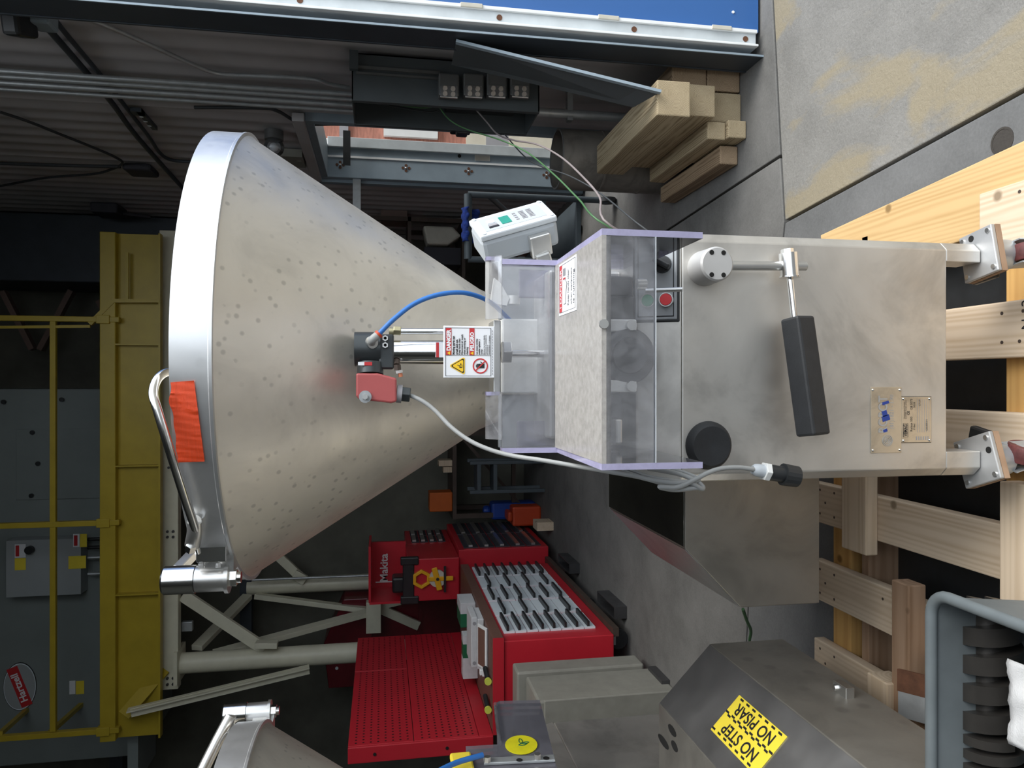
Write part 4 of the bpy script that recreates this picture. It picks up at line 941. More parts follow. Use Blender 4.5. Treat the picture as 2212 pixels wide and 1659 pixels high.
MB().box(p_.x - .0032, p_.x + .0042, YC - .0500, YC - .0490, p_.z - .017, p_.z - .001).build('maker_label', 'label_red', pn)
MB().cyl(at(840, 717, YC), at(850, 717, YC), .0095, n=16).build('tube_fitting', 'brass', pn, smooth=40)
MB().cyl(at(850, 714, YC), at(866, 715, YC), .0105, n=6).build('tube_nut', 'brass', pn, bevel=.001)
MB().cyl(at(866, 716, YC), at(1075, 716, YC), .0062, n=16).build('side_tube', 'chrome', pn, smooth=40)
MB().cyl(at(856, 780, YC - .02), at(856, 790, YC - .03), .008, n=12).cyl(at(858, 788, YC - .03), at(859, 800, YC - .03), .0085, n=6).build('silencer_body', 'frame_brown', pn)
MB().cyl(at(862, 800, YC - .03), at(863, 806, YC - .03), .0082, n=6).build('silencer_nut', 'satin_steel', pn)
MB().cyl(at(864, 805, YC - .03), at(866, 814, YC - .03), .0048, n=12).build('silencer_tip', 'copper', pn, smooth=40)
a_, b_ = at(941, 772, YC - .0268), at(962, 740, YC - .0268); MB().box(a_.x, b_.x, YC - .0275, YC - .024, b_.z, a_.z).build('barrel_label', 'label_white', pn)
MB().box(a_.x, b_.x, YC - .028, YC - .0275, a_.z - .007, a_.z - .001).build('barrel_label', 'label_red', pn)
MB().cyl(at(800, 737, YC - .04), at(806, 742, YC - .052), .0115, n=20).build('elbow_base', 'satin_steel', pn, smooth=40)
MB().tube([at(803, 740, YC - .05), at(805, 733, YC - .062), at(818, 722, YC - .062)], .0085, 14).build('elbow', 'cable_grey', pn, smooth=60)
MB().cyl(at(816, 724, YC - .062), at(820, 720, YC - .062), .0092, n=16).build('elbow_collar', 'orange_red', pn, smooth=40)
MB().tube([at(818, 722, YC - .062), at(850, 690, YC - .055), at(895, 656, YC - .045), at(945, 637, YC - .035), at(995, 632, YC - .02), at(1035, 641, YC), at(1066, 658, YC + .03), at(1100, 690, YC + .1)], .0052, 14).build('air_hose', 'hose_blue', pn, smooth=60)
# mount plate and danger sign
a_, b_ = at(1066, 850, 1.585), at(1082, 692, 1.585)
MB().box(a_.x, b_.x, 1.585, 1.66, b_.z, a_.z).build('mount_plate', 'satin_steel', gd, bevel=.002)
SY = 1.545
a_, b_ = at(958, 816, SY), at(1068, 705, SY)
sg = MB().box(a_.x, b_.x, SY, SY + .003, b_.z, a_.z).build('danger_sign', 'label_white', mc, bevel=.001)
MB().box(a_.x + .01, b_.x - .01, SY + .003, SY + .045, b_.z - .002, b_.z + .004).build('sign_bracket', 'satin_steel', mc)
SW, SH = b_.x - a_.x, a_.z - b_.z
def srect(x0, x1, y0, y1, m, nm, lift=.0004): MB().box(a_.x + SW * x0, a_.x + SW * x1, SY - lift - .0003, SY - lift, a_.z - SH * y1, a_.z - SH * y0).build(nm, m, sg)
for x0, x1, y0, y1 in ((.035, .965, .035, .043), (.035, .965, .925, .933), (.035, .041, .035, .933), (.959, .965, .035, .933), (.43, .435, .04, .93)): srect(x0, x1, y0, y1, 'ink', 'border_line')
srect(.437, .957, .045, .155, 'label_red', 'header'); srect(.437, .957, .505, .605, 'label_red', 'header')
def st(s, fx, fy, sz, m, b=0, sx=1.0, sp=1.0): text('lettering', s, SH * sz, (a_.x + SW * fx, SY - .0012, a_.z - SH * fy), X1, Z1, m, sg, 0, 'LEFT', b, sx, sp)
st('DANGER', .52, .135, .105, 'label_white', .0006, .95); st('PELIGRO', .52, .588, .095, 'label_white', .0005, .98)
st('Moving parts can\ncrush and cut.', .445, .215, .060, 'ink', .0003, .88, 1.05)
st('Keep hands clear.\nDisconnect air supply\nwhen servicing or\ncleaning.', .445, .325, .048, 'ink', .0002, .95, 1.05)
st('Las piezas móviles\npueden aplastar y\ncortar.', .445, .665, .045, 'ink', .0002, .95, 1.05)
st('Mantener las manos alejadas.\nDesconecte el suministro de\naire durante el\nmantenimiento o la limpieza.', .445, .805, .034, 'ink', .0001, .98, 1.02)
for k in range(16): srect(.06 + k * .055, .06 + k * .055 + .038, .955, .966, 'ink_grey', 'fine_print')
for fy in (.10, .555):
    c = Vector((a_.x + SW * .475, SY - .0012, a_.z - SH * fy)); k = SH * .035
    MB().prism([c + Vector((-k, 0, -k * .8)), c + Vector((k, 0, -k * .8)), c + Vector((0, 0, k))], (0, -.0003, 0)).build('alert_mark', 'label_yellow', sg)
def tri(c, k, m, lift, nm):
    P = []
    for ang_ in (90, 210, 330):
        for dlt in (-14, 0, 14):
            v = Vector((math.cos(R(ang_)), 0, math.sin(R(ang_)))) * (k * .86) + Vector((math.cos(R(ang_ + dlt * 4)), 0, math.sin(R(ang_ + dlt * 4)))) * (k * .14); P.append(c + v + Vector((0, -lift, 0)))
    MB().prism(P, (0, -.0003, 0)).build(nm, m, sg)
c = Vector((a_.x + SW * .23, SY - .0005, a_.z - SH * .31))
tri(c, SH * .185, 'label_yellow', 0, 'crush_symbol'); tri(c, SH * .158, 'ink', .0004, 'crush_symbol'); tri(c, SH * .130, 'label_yellow', .0008, 'crush_symbol')
for dx, dz, sx_, sz_ in ((-.028, -.02, .02, .045), (.0, .0, .018, .03), (.03, -.025, .035, .018), (-.005, -.05, .06, .008), (.012, .03, .008, .03)):
    q = c + Vector((dx * SH, -.0012, dz * SH)); MB().box(q.x - sx_ * SH / 2, q.x + sx_ * SH / 2, q.y - .0003, q.y, q.z - sz_ * SH / 2, q.z + sz_ * SH / 2).build('crush_symbol', 'ink', sg)
c = Vector((a_.x + SW * .23, SY - .0004, a_.z - SH * .72)); rs = SH * .150
MB().ring(c, c + Y1 * -.0006, rs, rs * .84, 40).build('no_hands_ring', 'label_red', sg)
hq = MB().box(c.x - rs * .30, c.x + rs * .30, c.y - .0004, c.y, c.z - rs * .55, c.z + rs * .15)
for k in range(4): hq.box(c.x - rs * .30 + k * rs * .155, c.x - rs * .30 + k * rs * .155 + rs * .12, c.y - .0004, c.y, c.z + rs * .1, c.z + rs * (.5 + .08 * (k in (1, 2))))
hq.bar(c + Vector((rs * .25, -.0002, -rs * .35)), c + Vector((rs * .55, -.0002, -rs * .02)), rs * .13, .0004, (0, 1, 0)); hq.build('no_hands_palm', 'ink', sg)
MB().bar(c + Vector((-rs * .62, -.0009, rs * .62)), c + Vector((rs * .62, -.0009, -rs * .62)), rs * .15, .0004, (0, 1, 0)).build('no_hands_slash', 'label_red', sg)
# ---- grey cable with coil and plug
cb = thing('plug_cable', None, None, at(1300, 1030, 1.35)); cb.parent = mc; cb.location = WL[cb.name] - WL[mc.name]
kc = [at(884, 853, YC - .03), at(912, 866, 1.59), at(940, 887, 1.58), at(975, 923, 1.56), at(1015, 952, 1.54), at(1060, 972, 1.52), at(1110, 985, 1.50), at(1170, 994, 1.47), at(1240, 1006, 1.44), at(1310, 1018, 1.40), at(1380, 1030, 1.36), at(1430, 1043, 1.33), at(1480, 1050, 1.31), at(1508, 1053, 1.30)]
cbm = MB().tube(kc, .0046, 12)
cbm.tube([at(1345, 1018, 1.40), at(1395, 1034, 1.34), at(1450, 1043, 1.31), at(1490, 1043, 1.30), at(1515, 1056, 1.30), at(1517, 1050, 1.31), at(1500, 1037, 1.32), at(1470, 1025, 1.34), at(1438, 1018, 1.37), at(1400, 1012, 1.40)], .0046, 12)
cbm.tube([at(1360, 1015, 1.40), at(1400, 1030, 1.35), at(1440, 1037, 1.325), at(1478, 1041, 1.32), at(1505, 1040, 1.315), at(1506, 1034, 1.32), at(1480, 1022, 1.345), at(1450, 1015, 1.37)], .0046, 12)
cbm.tube([at(1508, 1053, 1.30), at(1460, 1058, 1.305), at(1425, 1052, 1.305), at(1462, 1053, 1.298), at(1497, 1038, 1.295), at(1530, 1021, 1.295), at(1560, 1012, 1.30), at(1595, 1010, 1.305), at(1628, 1014, 1.31)], .0046, 12)
cbm.build('cable', 'cable_grey', cb, smooth=60)
d_ = (at(1735, 1032, 1.315) - at(1625, 1014, 1.315)).normalized(); p0 = at(1625, 1014, 1.315)
MB().lathe([(0, 0), (.008, 0), (.0115, .005), (.0125, .012), (.0125, .025), (0, .025)], p0, 20, axis=d_).build('gland', 'grey_plastic', cb, smooth=35)
MB().cyl(p0 + d_ * .023, p0 + d_ * .034, .0185, n=6).build('gland_nut', 'nylon_white', cb, bevel=.001)
MB().cyl(p0 + d_ * .033, p0 + d_ * .070, .0155, n=24).build('plug_body', 'black_plastic', cb, smooth=40)
MB().cyl(p0 + d_ * .064, p0 + d_ * .094, .0215, .0205, n=18).build('coupling_ring', 'black_plastic', cb)
# ================================================================== SECOND MACHINE, turned round, at the left
skip = {'orange_tape', 'safety_guard', 'danger_sign', 'sign_bracket', 'air_cylinder', 'plug_cable', 'control_unit', 'lid_handle', 'nylon_block', 'block_bolt', 'piston_rod', 'rod_nut', 'inner_bracket', 'inner_window', 'rear_cover', 'inner_roller', 'inner_fin', 'locking_pin', 'pin_socket', 'tie_bar', 'tie_bolt', 'embossed_plate', 'rating_plate', 'lever', 'mount_plate', 'wing_housing'}
m2 = copy_tree(mc, None, skip)
m2.location = (-1.473, 1.965, 0.15); m2.rotation_euler = (0, 0, math.pi)
WL[m2.name] = Vector(m2.location)
m2['label'] = 'second stainless filling machine at the left edge, turned round, with a yellow NO STEP sticker'
def p2(nm, mb_, m, **kw):
    ob = mb_.build(nm, m, None, **kw); wl = Vector(ob.location); ob.parent = m2
    ob.matrix_parent_inverse = (Matrix.Translation(m2.location) @ Matrix.Rotation(math.pi, 4, 'Z')).inverted(); return ob
# its longer side wing and the NO STEP sticker on the chamfer
_r = lambda x: -1.473 - (x - XM)
w2a, w2b = 1.325, 1.965 + (YM - WY0)
w2 = p2('wing_housing', MB().prism([(_r(x), w2a, z) for x, z in ((bxl + .002, wz0), (wxc, wz0), (wxc, wz1), (wxb, wz2), (bxl + .002, wz2))], (0, w2b - w2a, 0)), 'wing_steel', bevel=.002)
_p, _q = Vector((_r(wxb), 0, wz2)), Vector((_r(wxc), 0, wz1)); _d = (_q - _p); _n = Vector((-_d.z, 0, _d.x)).normalized(); _n = _n if _n.z > 0 else -_n
p2('wing_chamfer', MB().rbox((_p + _q) / 2 + Vector((0, (w2a + w2b) / 2, 0)) + _n * .0012, _d.normalized(), Y1, _n, _d.length / 2 - .004, (w2b - w2a) / 2 - .006, .001), 'chamfer_lit_steel')
for px, py, ln in ((1452, 1578, .05), (1457, 1612, .04), (1433, 1602, .07)):
    q = atz(px, py, wz2 + .0005); p2('dark_spot', MB().prism([q + Vector((.013 * math.cos(a), ln * .6 * math.sin(a), 0)) for a in [R(t * 30) for t in range(12)]], (0, 0, .0006)), 'hole_black')  # dark ovals on the top of the wing
cB, cA = Vector((wxc, 0, wz1)), Vector((wxb, 0, wz2))
rot = lambda v: Vector((-1.473 - (v.x - XM), 1.965 - (v.y - YM), v.z))
nA = rot(Vector((wxb, WY0, wz2))); nB = rot(Vector((wxc, WY0, wz1)))
ud = (nA - nB).normalized(); vd = Y1; nn = vd.cross(ud).normalized(); nn = nn if nn.z > 0 else -nn
def onch(px, py):
    r = ray(px, py); return O + r * ((nA - O).dot(nn) / r.dot(nn))
sA, sB, sC_ = onch(1598, 1505), onch(1533.5, 1577), onch(1684, 1593)
L_ = abs((sC_ - sA).dot(vd)); W_ = abs((sB - sA).dot(ud))
W_ = min(W_, (nA - nB).length * .86); L_ = W_ * 2.0
far = sA.y; uc = (nA + nB) / 2; base = Vector((uc.x, far - L_ / 2, uc.z)) + nn * .0036
st2 = p2('no_step_sticker', MB().rbox(base, vd, ud, nn, L_ / 2, W_ / 2, .0006), 'sticker_yellow')
WL[st2.name] = base
def sub2(nm, mb_, m):
    ob = mb_.build(nm, m, None); ob.parent = m2; ob.matrix_parent_inverse = st2.matrix_parent_inverse.copy(); return ob
for ri, (f0, n_) in enumerate(((.93, 15), (.50, 15), (.455, 15), (.05, 15))):
    for k in range(n_):
        if (k + ri) % 2: continue
        c = base + vd * (L_ * ((k + .5) / n_ - .5)) + ud * (W_ * (f0 - .5)) + nn * .0008
        dg = (vd * .9 + ud * .43).normalized()
        sub2('hazard_stripe', MB().rbox(c, vd, dg.cross(nn).normalized(), nn, L_ / n_ * .5, W_ * .026, .0003), 'ink')
def txt2(s, f, size):
    cu = text('sticker_lettering', s, size, base + ud * (W_ * f) + nn * .0012, vd, ud, 'ink', None, 0, 'CENTER', .0008, 1.0); cu.parent = m2
    cu.matrix_parent_inverse = st2.matrix_parent_inverse.copy()
txt2('NO STEP', .12, W_ * .36); txt2('NO PISAR', -.36, W_ * .36)
q = rot(Vector((wxc, WY0, wz0))); q = atx(1822, 1489, q.x + .012)
p2('wing_latch', MB().rbox(q, X1, Y1, Z1, .014, .028, .012), 'satin_steel', bevel=.002)
p2('wing_latch_screw', MB().cyl(q + Vector((.0, .014, .012)), q + Vector((.0, .014, .018)), .007, n=6), 'chrome')
p2('lid_arm_pipe', MB().tube([at(497, 1549, 2.28), at(470, 1600, 2.24), at(436, 1668, 2.18)], .017, 16, sub=2), 'satin_steel', smooth=60)
# its guard: clear side plate with hinge strip, yellow round sticker, blue hose end
GX = -1.06
def gx(px, py, X=GX): return atx(px, py, X)
p2('guard_plate', MB().prism([gx(1072, 1518), gx(1080, 1514), gx(1166, 1512), gx(1203, 1659), gx(1008, 1659), gx(1006, 1612), gx(1074, 1608)], (-.010, 0, 0), 0, 0), 'guard_dark')
p2('guard_edge_strip', MB().tube([gx(1070, 1520, GX + .004), gx(1074, 1560, GX + .004), gx(1080, 1603, GX + .004)], .006, 8, sub=2), 'guard_clear')
p2('hinge_strip', MB().bar(gx(1045, 1645, GX + .006), gx(1198, 1638, GX + .006), .008, .030, (0, 1, 0)), 'galvanised', bevel=.002)
for px, py in ((1053, 1645), (1161, 1639)):
    q = gx(px, py, GX + .01); p2('hinge_bolt', MB().cyl(q, q + X1 * .014, .010, n=6), 'satin_steel')
for px, py in ((1122, 1642), (1180, 1638)):
    q = gx(px, py, GX + .0105); p2('strip_hole', MB().cyl(q, q + X1 * .001, .009, n=12), 'hole_black')
oc2 = gx(1126, 1609, GX + .002); e1 = gx(1161, 1609, GX + .002) - oc2; e2 = gx(1126, 1589, GX + .002) - oc2
p2('round_sticker', MB().prism([oc2 + e1 * math.cos(a * .2618) + e2 * math.sin(a * .2618) for a in range(24)], (.0012, 0, 0)), 'sticker_lemon')
lf = MB()
for c0, ang_, ln in ((oc2 + e1 * -.05 + e2 * .35, 100, .5), (oc2 + e1 * .25 + e2 * .15, 20, .45), (oc2 + e1 * .1, 200, .55)):
    e1n, e2n = e1 * (ln * .5), e2 * (ln * .5); ca, sa = math.cos(R(ang_)), math.sin(R(ang_))
    lf.tube([c0 + Vector((.002, 0, 0)) + (e1n * (ca * x - sa * y) + e2n * (sa * x + ca * y)) for x, y in ((-1, 0), (-.4, .4), (.4, .35), (1, 0), (.4, -.35), (-.4, -.4), (-1, 0))], .0012, 5, sub=3)
p2('sticker_leaf_drawing', lf, 'folder_green')
p2('air_hose', MB().tube([gx(930, 1675, GX + .03), gx(985, 1648, GX + .03), gx(1043, 1631, GX + .03)], .0075, 12), 'hose_blue', smooth=60)
p2('guard_lug', MB().rbox(gx(998, 1650, GX), X1, Y1, Z1, .01, .05, .03), 'sticker_yellow', bevel=.006)
# ================================================================== PALLET
ZP = .15
pa = thing('pallet', 'long timber pallet of pale deck boards under the filling machine', 'pallet', (-.2, 1.6, 0))
for i, xc in enumerate((.40, .13, -.135, -.405, -.67, -.94)):
    z1 = ZP; yf = 2.36 - .012 * (i % 3)
    if i == 0: MB().box(xc - .07, xc + .075, .85, 1.62, z1 - .038, z1).build('deck_board', 'pine_y', pa, bevel=.004)
    else: MB().box(xc - .0675, xc + .0675, .85, yf, z1 - .038, z1).build('deck_board', 'pine_y', pa, bevel=.004)
MB().prism([(.335, 2.34, .075), (.52, 2.36, .075), (.62, 1.0, .075), (.43, 1.0, .075)], (0, 0, .036)).build('side_board', 'pine_orange_y', pa, bevel=.004)
for ya, yb, m in ((2.19, 2.285, 'pine_orange_x'), (2.10, 2.135, 'pine_brown_x'), (1.46, 1.58, 'pine_orange_x'), (.95, 1.05, 'pine_orange_x')):
    MB().box(-1.03, .33 if ya > 2.15 else .47, ya, yb, .0, ZP - .039).build('stringer', m, pa, bevel=.004)
tag(MB().box(-1.08, .42, .80, 2.30, .001, .006).build('pallet_shade_sheet', 'black_plastic'), 'black sheet put in for the shade on the floor under the pallet', 'sheet')  # black sheet stands in for the shade between the deck boards
for px, py, n_ in ((1797, 1060, 4), (1797, 1085, 0)):
    pass
for bx_, by_ in ((-.36, 2.30), (-.44, 2.30), (-.40, 2.27), (-.36, 2.22), (-.44, 2.22), (-.63, 2.30), (-.71, 2.30), (-.67, 2.27), (-.63, 2.22), (-.71, 2.22), (-.90, 2.30), (-.98, 2.30), (-.94, 2.27), (-.90, 2.22), (.10, 1.55), (.17, 1.55), (.10, 1.50), (.17, 1.49), (-.64, 1.98), (.45, 1.50)):
    MB().cyl((bx_, by_, ZP - .001), (bx_, by_, ZP + .0006), .0045, n=8).build('nail', 'frame_brown', pa)
text('grade_stamp', 'No.2\n 102', .035, (.125, 1.47, ZP), (1, 0, 0), (0, 1, 0), 'ink', pa, .0008)
# loose chocks nailed on top
def chock(y0, y1, x0, x1, z0, z1, m, label):
    return tag(MB().box(x0, x1, y0, y1, z0, z1).build('timber_chock', m, bevel=.004), label, 'timber')
chock(2.00, 2.12, -.515, -.22, ZP + .001, ZP + .042, 'pine_x', 'pale chock board lying across the deck under the steel side wing')
chock(1.34, 1.50, -.53, -.225, ZP + .001, ZP + .055, 'pine_x', 'thick pale board lying across the pallet beside the grey tub')
chock(1.80, 1.87, -.99, -.55, ZP + .001, ZP + .055, 'pine_brown_x', 'brown grained stringer lying across the boards beyond the grey tub')
chock(1.86, 1.95, -.99, -.84, ZP + .001, ZP + .075, 'pine_x', 'short end block beside the NO STEP housing')
sp = thing('metal_angle', 'bent metal angle leaning by the short end block', 'angle', (-.86, 1.80, ZP))
MB().rbox((-.86, 1.775, ZP + .045), X1, Vector((0, .8, .6)), Vector((0, -.6, .8)), .05, .05, .002).build('leaf', 'galvanised', sp)
MB().rbox((-.81, 1.775, ZP + .045), Z1, Vector((0, .8, .6)), X1, .004, .05, .03).build('leaf_edge', 'rust', sp)

# ================================================================== GREY TUB WITH SCREWS
TZ = .54
tc0 = atz(2012, 1278, TZ); tfar, tright = tc0.y, tc0.x
tb_ = thing('plastic_tub', 'grey plastic tub with rolled rim holding black feed screws', 'tub', (tright - .35, tfar - .25, ZP))
tl, tn = tright - .52, tfar - .50
rim = []
def rr_path(x0, x1, y0, y1, r, z, n=6):
    P = []
    for cx, cy, a0 in ((x1 - r, y1 - r, 0), (x0 + r, y1 - r, 90), (x0 + r, y0 + r, 180), (x1 - r, y0 + r, 270)):
        for k in range(n + 1):
            a = R(a0 + 90 * k / n); P.append(Vector((cx + r * math.cos(a), cy + r * math.sin(a), z)))
    return P
outer = rr_path(tl, tright, tn, tfar, .045, TZ)
MB().tube(outer + [outer[0], outer[1]], .0115, 12, sub=1).build('rim', 'tub_grey', tb_, smooth=60)
lv_ = [rr_path(tl + i_, tright - i_, tn + i_, tfar - i_, .045, z_) for i_, z_ in ((0, TZ), (.02, ZP + .10), (.03, ZP + .012), (.034, ZP + .008), (.04, ZP + .002))]
lvi = [rr_path(tl + i_, tright - i_, tn + i_, tfar - i_, .045, z_) for i_, z_ in ((.006, TZ), (.026, ZP + .10), (.036, ZP + .018))]
n_ = len(lv_[0]); sh = MB()
for stack in (lv_[:3], lvi):
    vs = [p for l in stack for p in l]
    sh.add(vs, [(a * n_ + k, a * n_ + (k + 1) % n_, (a + 1) * n_ + (k + 1) % n_, (a + 1) * n_ + k) for a in range(len(stack) - 1) for k in range(n_)])
sh.add(lvi[2], [list(range(n_))]); sh.add(lv_[2], [list(range(n_))[::-1]])
sh.build('shell', 'tub_grey', tb_, smooth=35)
def screw(name, label, x0, x1, yc, zc, turns, Rr, wid):
    o = thing(name, label, 'screw', ((x0 + x1) / 2, yc, zc - Rr), 'black feed screws in the tub')
    MB().cyl((x0, yc, zc), (x1, yc, zc), Rr * .52, n=24).build('shaft', 'screw_black', o, smooth=40)
    mb = MB(); n = 28; tot = int(turns * n); pitch = (x1 - x0) / turns
    vs = []
    for i in range(tot + 1):
        a = 2 * math.pi * i / n; xx = x0 + pitch * i / n - wid / 2
        for rr_, xo in ((Rr * .4, 0), (Rr, 0), (Rr, wid), (Rr * .4, wid)):
            vs.append((xx + xo, yc + rr_ * math.cos(a), zc + rr_ * math.sin(a)))
    fs = []
    for i in range(tot):
        for k in range(4):
            fs.append((i * 4 + k, (i + 1) * 4 + k, (i + 1) * 4 + (k + 1) % 4, i * 4 + (k + 1) % 4))
    fs += [(0, 1, 2, 3), tuple(tot * 4 + k for k in (3, 2, 1, 0))]
    mb.add(vs, fs).build('flight', 'screw_black', o, smooth=35)
sz = TZ - .12
qa, qb = atz(2148, 1345, sz), atz(2125, 1600, sz)
sy = (qa.y + qb.y) / 2
screw('feed_screw', 'black feed screw with four wide flights nearest the far tub wall', tright - .27, tright - .045, sy, sz, 4, .058, .036)
screw('feed_screw', 'black feed screw with thin close flights, below the wide flight screw', tright - .47, tright - .285, sy - .004, sz, 6.5, .058, .018)
screw('feed_screw', 'lower black feed screw partly hidden under the paper', tright - .47, tright - .06, sy + .07, sz - .10, 8, .05, .02)
pt = MB(); nx, ny = 18, 12; vs = []
pa0, pa1 = atz(2178, 1422, sz + .05), atz(2178, 1606, sz + .05)
for i in range(nx + 1):
    for k in range(ny + 1):
        f = i / nx; e = .0015 * math.sin(i * 2.3) if k == 0 else 0
        x_ = pa0.x + (pa1.x - pa0.x) * f; y_ = pa0.y - .17 * k / ny + e
        vs.append((x_, y_, sz + .05 + .0025 * math.sin(i * .9 + k * .5) + .002 * math.cos(k * 1.3 - i * .3) + .02 * math.exp(-((f - .35) * 9) ** 2) * (k / ny)))
pt.add(vs, [(i * (ny + 1) + k, i * (ny + 1) + k + 1, (i + 1) * (ny + 1) + k + 1, (i + 1) * (ny + 1) + k) for i in range(nx) for k in range(ny)])
ptb = pt.build('paper_towel', 'paper_white', smooth=60); tag(ptb, 'crumpled white paper towel lying on the black screws', 'paper towel')
md = ptb.modifiers.new('thick', 'SOLIDIFY'); md.thickness = .003
p_ = atz(2090, 1480, sz - .06)
tag(MB().rbox((tright - .22, sy + .075, sz - .035), X1, Vector((0, .9, -.42)), Vector((0, .42, .9)), .06, .03, .002).build('paper_towel', 'paper_white', bevel=.001), 'white paper scrap showing between the screws and the tub wall', 'paper towel')
pb = MB(); vs = []
for i in range(9):
    for k in range(9):
        vs.append((tright - .47 + .12 * i / 8, sy - .06 - .14 * k / 8, sz + .015 + .016 * math.sin(i * 2.1 + k) * math.sin(k * 1.7)))
pb.add(vs, [(i * 9 + k, i * 9 + k + 1, (i + 1) * 9 + k + 1, (i + 1) * 9 + k) for i in range(8) for k in range(8)])
tag(pb.build('plastic_bag', 'plastic_film', smooth=20), 'crumpled clear plastic bag in the tub beside the paper towel', 'bag')

# ================================================================== RIGHT WALL THINGS
WX = XR - .035
eb = thing('electrical_box', 'open dark electrical panel box on the corrugated wall with outlet boxes on its side', 'electrical box', (1.5, 3.8, 1.3))
ex0, ex1, ey0, ey1 = 1.37, XR - .022, 3.65, 4.0
ez0, ez1 = at(1165, 215, ey0).z, at(760, 200, ey0).z
MB().box(ex0, ex1, ey0, ey0 + .006, ez0, ez1).box(ex1 - .006, ex1, ey0, ey1, ez0, ez1).box(ex0, ex1, ey1 - .006, ey1, ez0, ez1).box(ex0, ex1, ey0, ey1, ez0, ez0 + .006).box(ex0, ex1, ey0, ey1, ez1 - .006, ez1).build('case', 'box_grey_paint', eb)
MB().box(ex0 - .004, ex0, ey0 - .004, ey0 + .025, ez0, ez1).box(ex0 - .004, ex0, ey1 - .02, ey1, ez0, ez1).build('flange', 'box_grey_paint', eb)
MB().box(1.45, 1.50, ey0 + .05, ey1 - .04, ez0 + .08, ez0 + .45).build('breaker_bank', 'black_plastic', eb, bevel=.004)
for k in range(9):
    z_ = ez0 + .12 + k * .034; MB().box(1.44, 1.45, ey0 + .12, ey0 + .14, z_, z_ + .014).build('terminal', 'outlet_tan', eb)
for k in range(3):
    MB().box(1.46, 1.48, ey0 + .06 + k * .05, ey0 + .085 + k * .05, ez0 + .52, ez0 + .56).build('relay', 'outlet_tan', eb)
for dz, dx in ((.06, .05), (.03, .05)):
    MB().box(ex1 - .03 - dx, ex1 - .018 - dx + .003, ey0 - .014, ey0, ez0 + .50, ez1 - .02).build('side_rail', 'cast_grey', eb) if dz == .06 else MB().box(ex1 - .055 - dx, ex1 - .045 - dx, ey0 - .014, ey0, ez0 + .50, ez1 - .02).build('side_rail', 'cast_grey', eb)
for k in range(5):
    y_ = ey0 + .04 + k * .05
    MB().tube([(1.46, y_, ez1 - .03), (1.43, y_ + .02, ez1 - .18 - .05 * k), (1.45, y_ - .01, ez0 + .45), (1.47, y_ + .03, ez0 + .3)], .004, 6).build('inner_wire', ['cable_grey', 'cable_dark', 'cable_pink', 'cable_green', 'cable_dark'][k], eb, smooth=60)
tag(MB().box(ex1 - .09, XR - .022, ey0 - .03, ey0 - .002, ez1 - .03, ez1 + .01).build('mount_tab', 'box_grey_paint'), 'small dark tab at the top corner of the electrical panel box', 'bracket')
ob0 = None
for k, px in enumerate((969, 1022, 1072, 1122)):
    q = at(px, 186, ey0 - .04)
    lb = ('topmost outlet box on the side of the electrical panel', 'second outlet box from the top on the electrical panel side', 'third outlet box from the top on the electrical panel side', 'lowest outlet box on the side of the electrical panel')[k]
    o = thing('outlet_box', lb, 'outlet', q, 'four outlet boxes')
    MB().box(q.x - .055, q.x + .055, ey0 - .06, ey0 - .001, q.z - .05, q.z + .05).build('casing', 'cast_grey', o, bevel=.008)
    fp = MB().rbox((q.x - .038, ey0 - .064, q.z), (X1 * .8 + Y1 * -.0).normalized(), Z1, Y1, .030, .042, .006).build('face_plate', 'satin_steel', o, bevel=.003)
    for dx in (-.050, -.024):
        for dz in (-.019, .019):
            MB().cyl((q.x + dx, ey0 - .070, q.z + dz), (q.x + dx, ey0 - .074, q.z + dz), .0115, n=14).build('receptacle', 'outlet_tan', fp)
# sheet metal door of the box, hanging down to the timbers
dpts = [at(985, 90, 3.02), at(1427, 199, 2.95), at(1368, 232, 3.10), at(975, 140, 3.30)]
nd_ = (dpts[1] - dpts[0]).cross(dpts[3] - dpts[0]).normalized()
ds = thing('panel_door', 'dark sheet metal door leaning from the electrical box onto the timber stack', 'door', (sum(dpts, Vector()) / 4))
MB().prism(dpts, nd_ * .008).build('sheet', 'box_grey_paint', ds)
MB().bar(dpts[0], dpts[1], .012, .022).build('front_edge', 'jamb_blue', ds)
for f, g_ in ((.36, .42), (.42, .22), (.80, .6)):
    q = dpts[0] + (dpts[1] - dpts[0]) * f + (dpts[3] - dpts[0]) * g_
    MB().rbox(q - nd_ * .001, (dpts[1] - dpts[0]).normalized(), (dpts[3] - dpts[0]).normalized(), nd_, .011, .007, .002).build('sticker', 'label_white', ds)
# conduits and cables on the wall
grp = 'vertical conduits on the corrugated wall'
for k, (py, rr_) in enumerate(((180, .014), (191, .014), (204, .016), (217, .012))):
    q = atx(400, py, WX - .035)
    o = tag(MB().cyl((WX - .035, q.y, ez1 + .002), (WX - .035, q.y, 5.5), rr_, n=14).build('conduit', 'galvanised', smooth=40), ('vertical conduit nearest the door jamb above the electrical box', 'second vertical conduit from the door jamb', 'third vertical conduit from the door jamb, the thickest', 'thin vertical conduit farthest from the door jamb')[k], 'conduit', grp)
def wallpipe(name, label, cat, pts, r, m, X=WX): return tag(MB().tube([atx(px, py, X) for px, py in pts], r, 10).build(name, m, smooth=60), label, cat)
wallpipe('conduit', 'bright bent conduit sweeping down the wall to the electrical box', 'conduit', [(112, 33), (150, 34), (192, 42), (290, 82), (400, 132), (462, 157), (520, 163), (600, 166), (680, 172), (712, 182), (755, 190)], .011, 'galvanised')
wallpipe('wall_cable', 'black cable hanging in a loop high on the corrugated wall', 'cable', [(0, 242), (60, 262), (130, 290), (200, 318), (250, 340), (264, 353), (240, 366), (200, 376), (100, 384), (0, 402)], .009, 'cable_dark', WX)
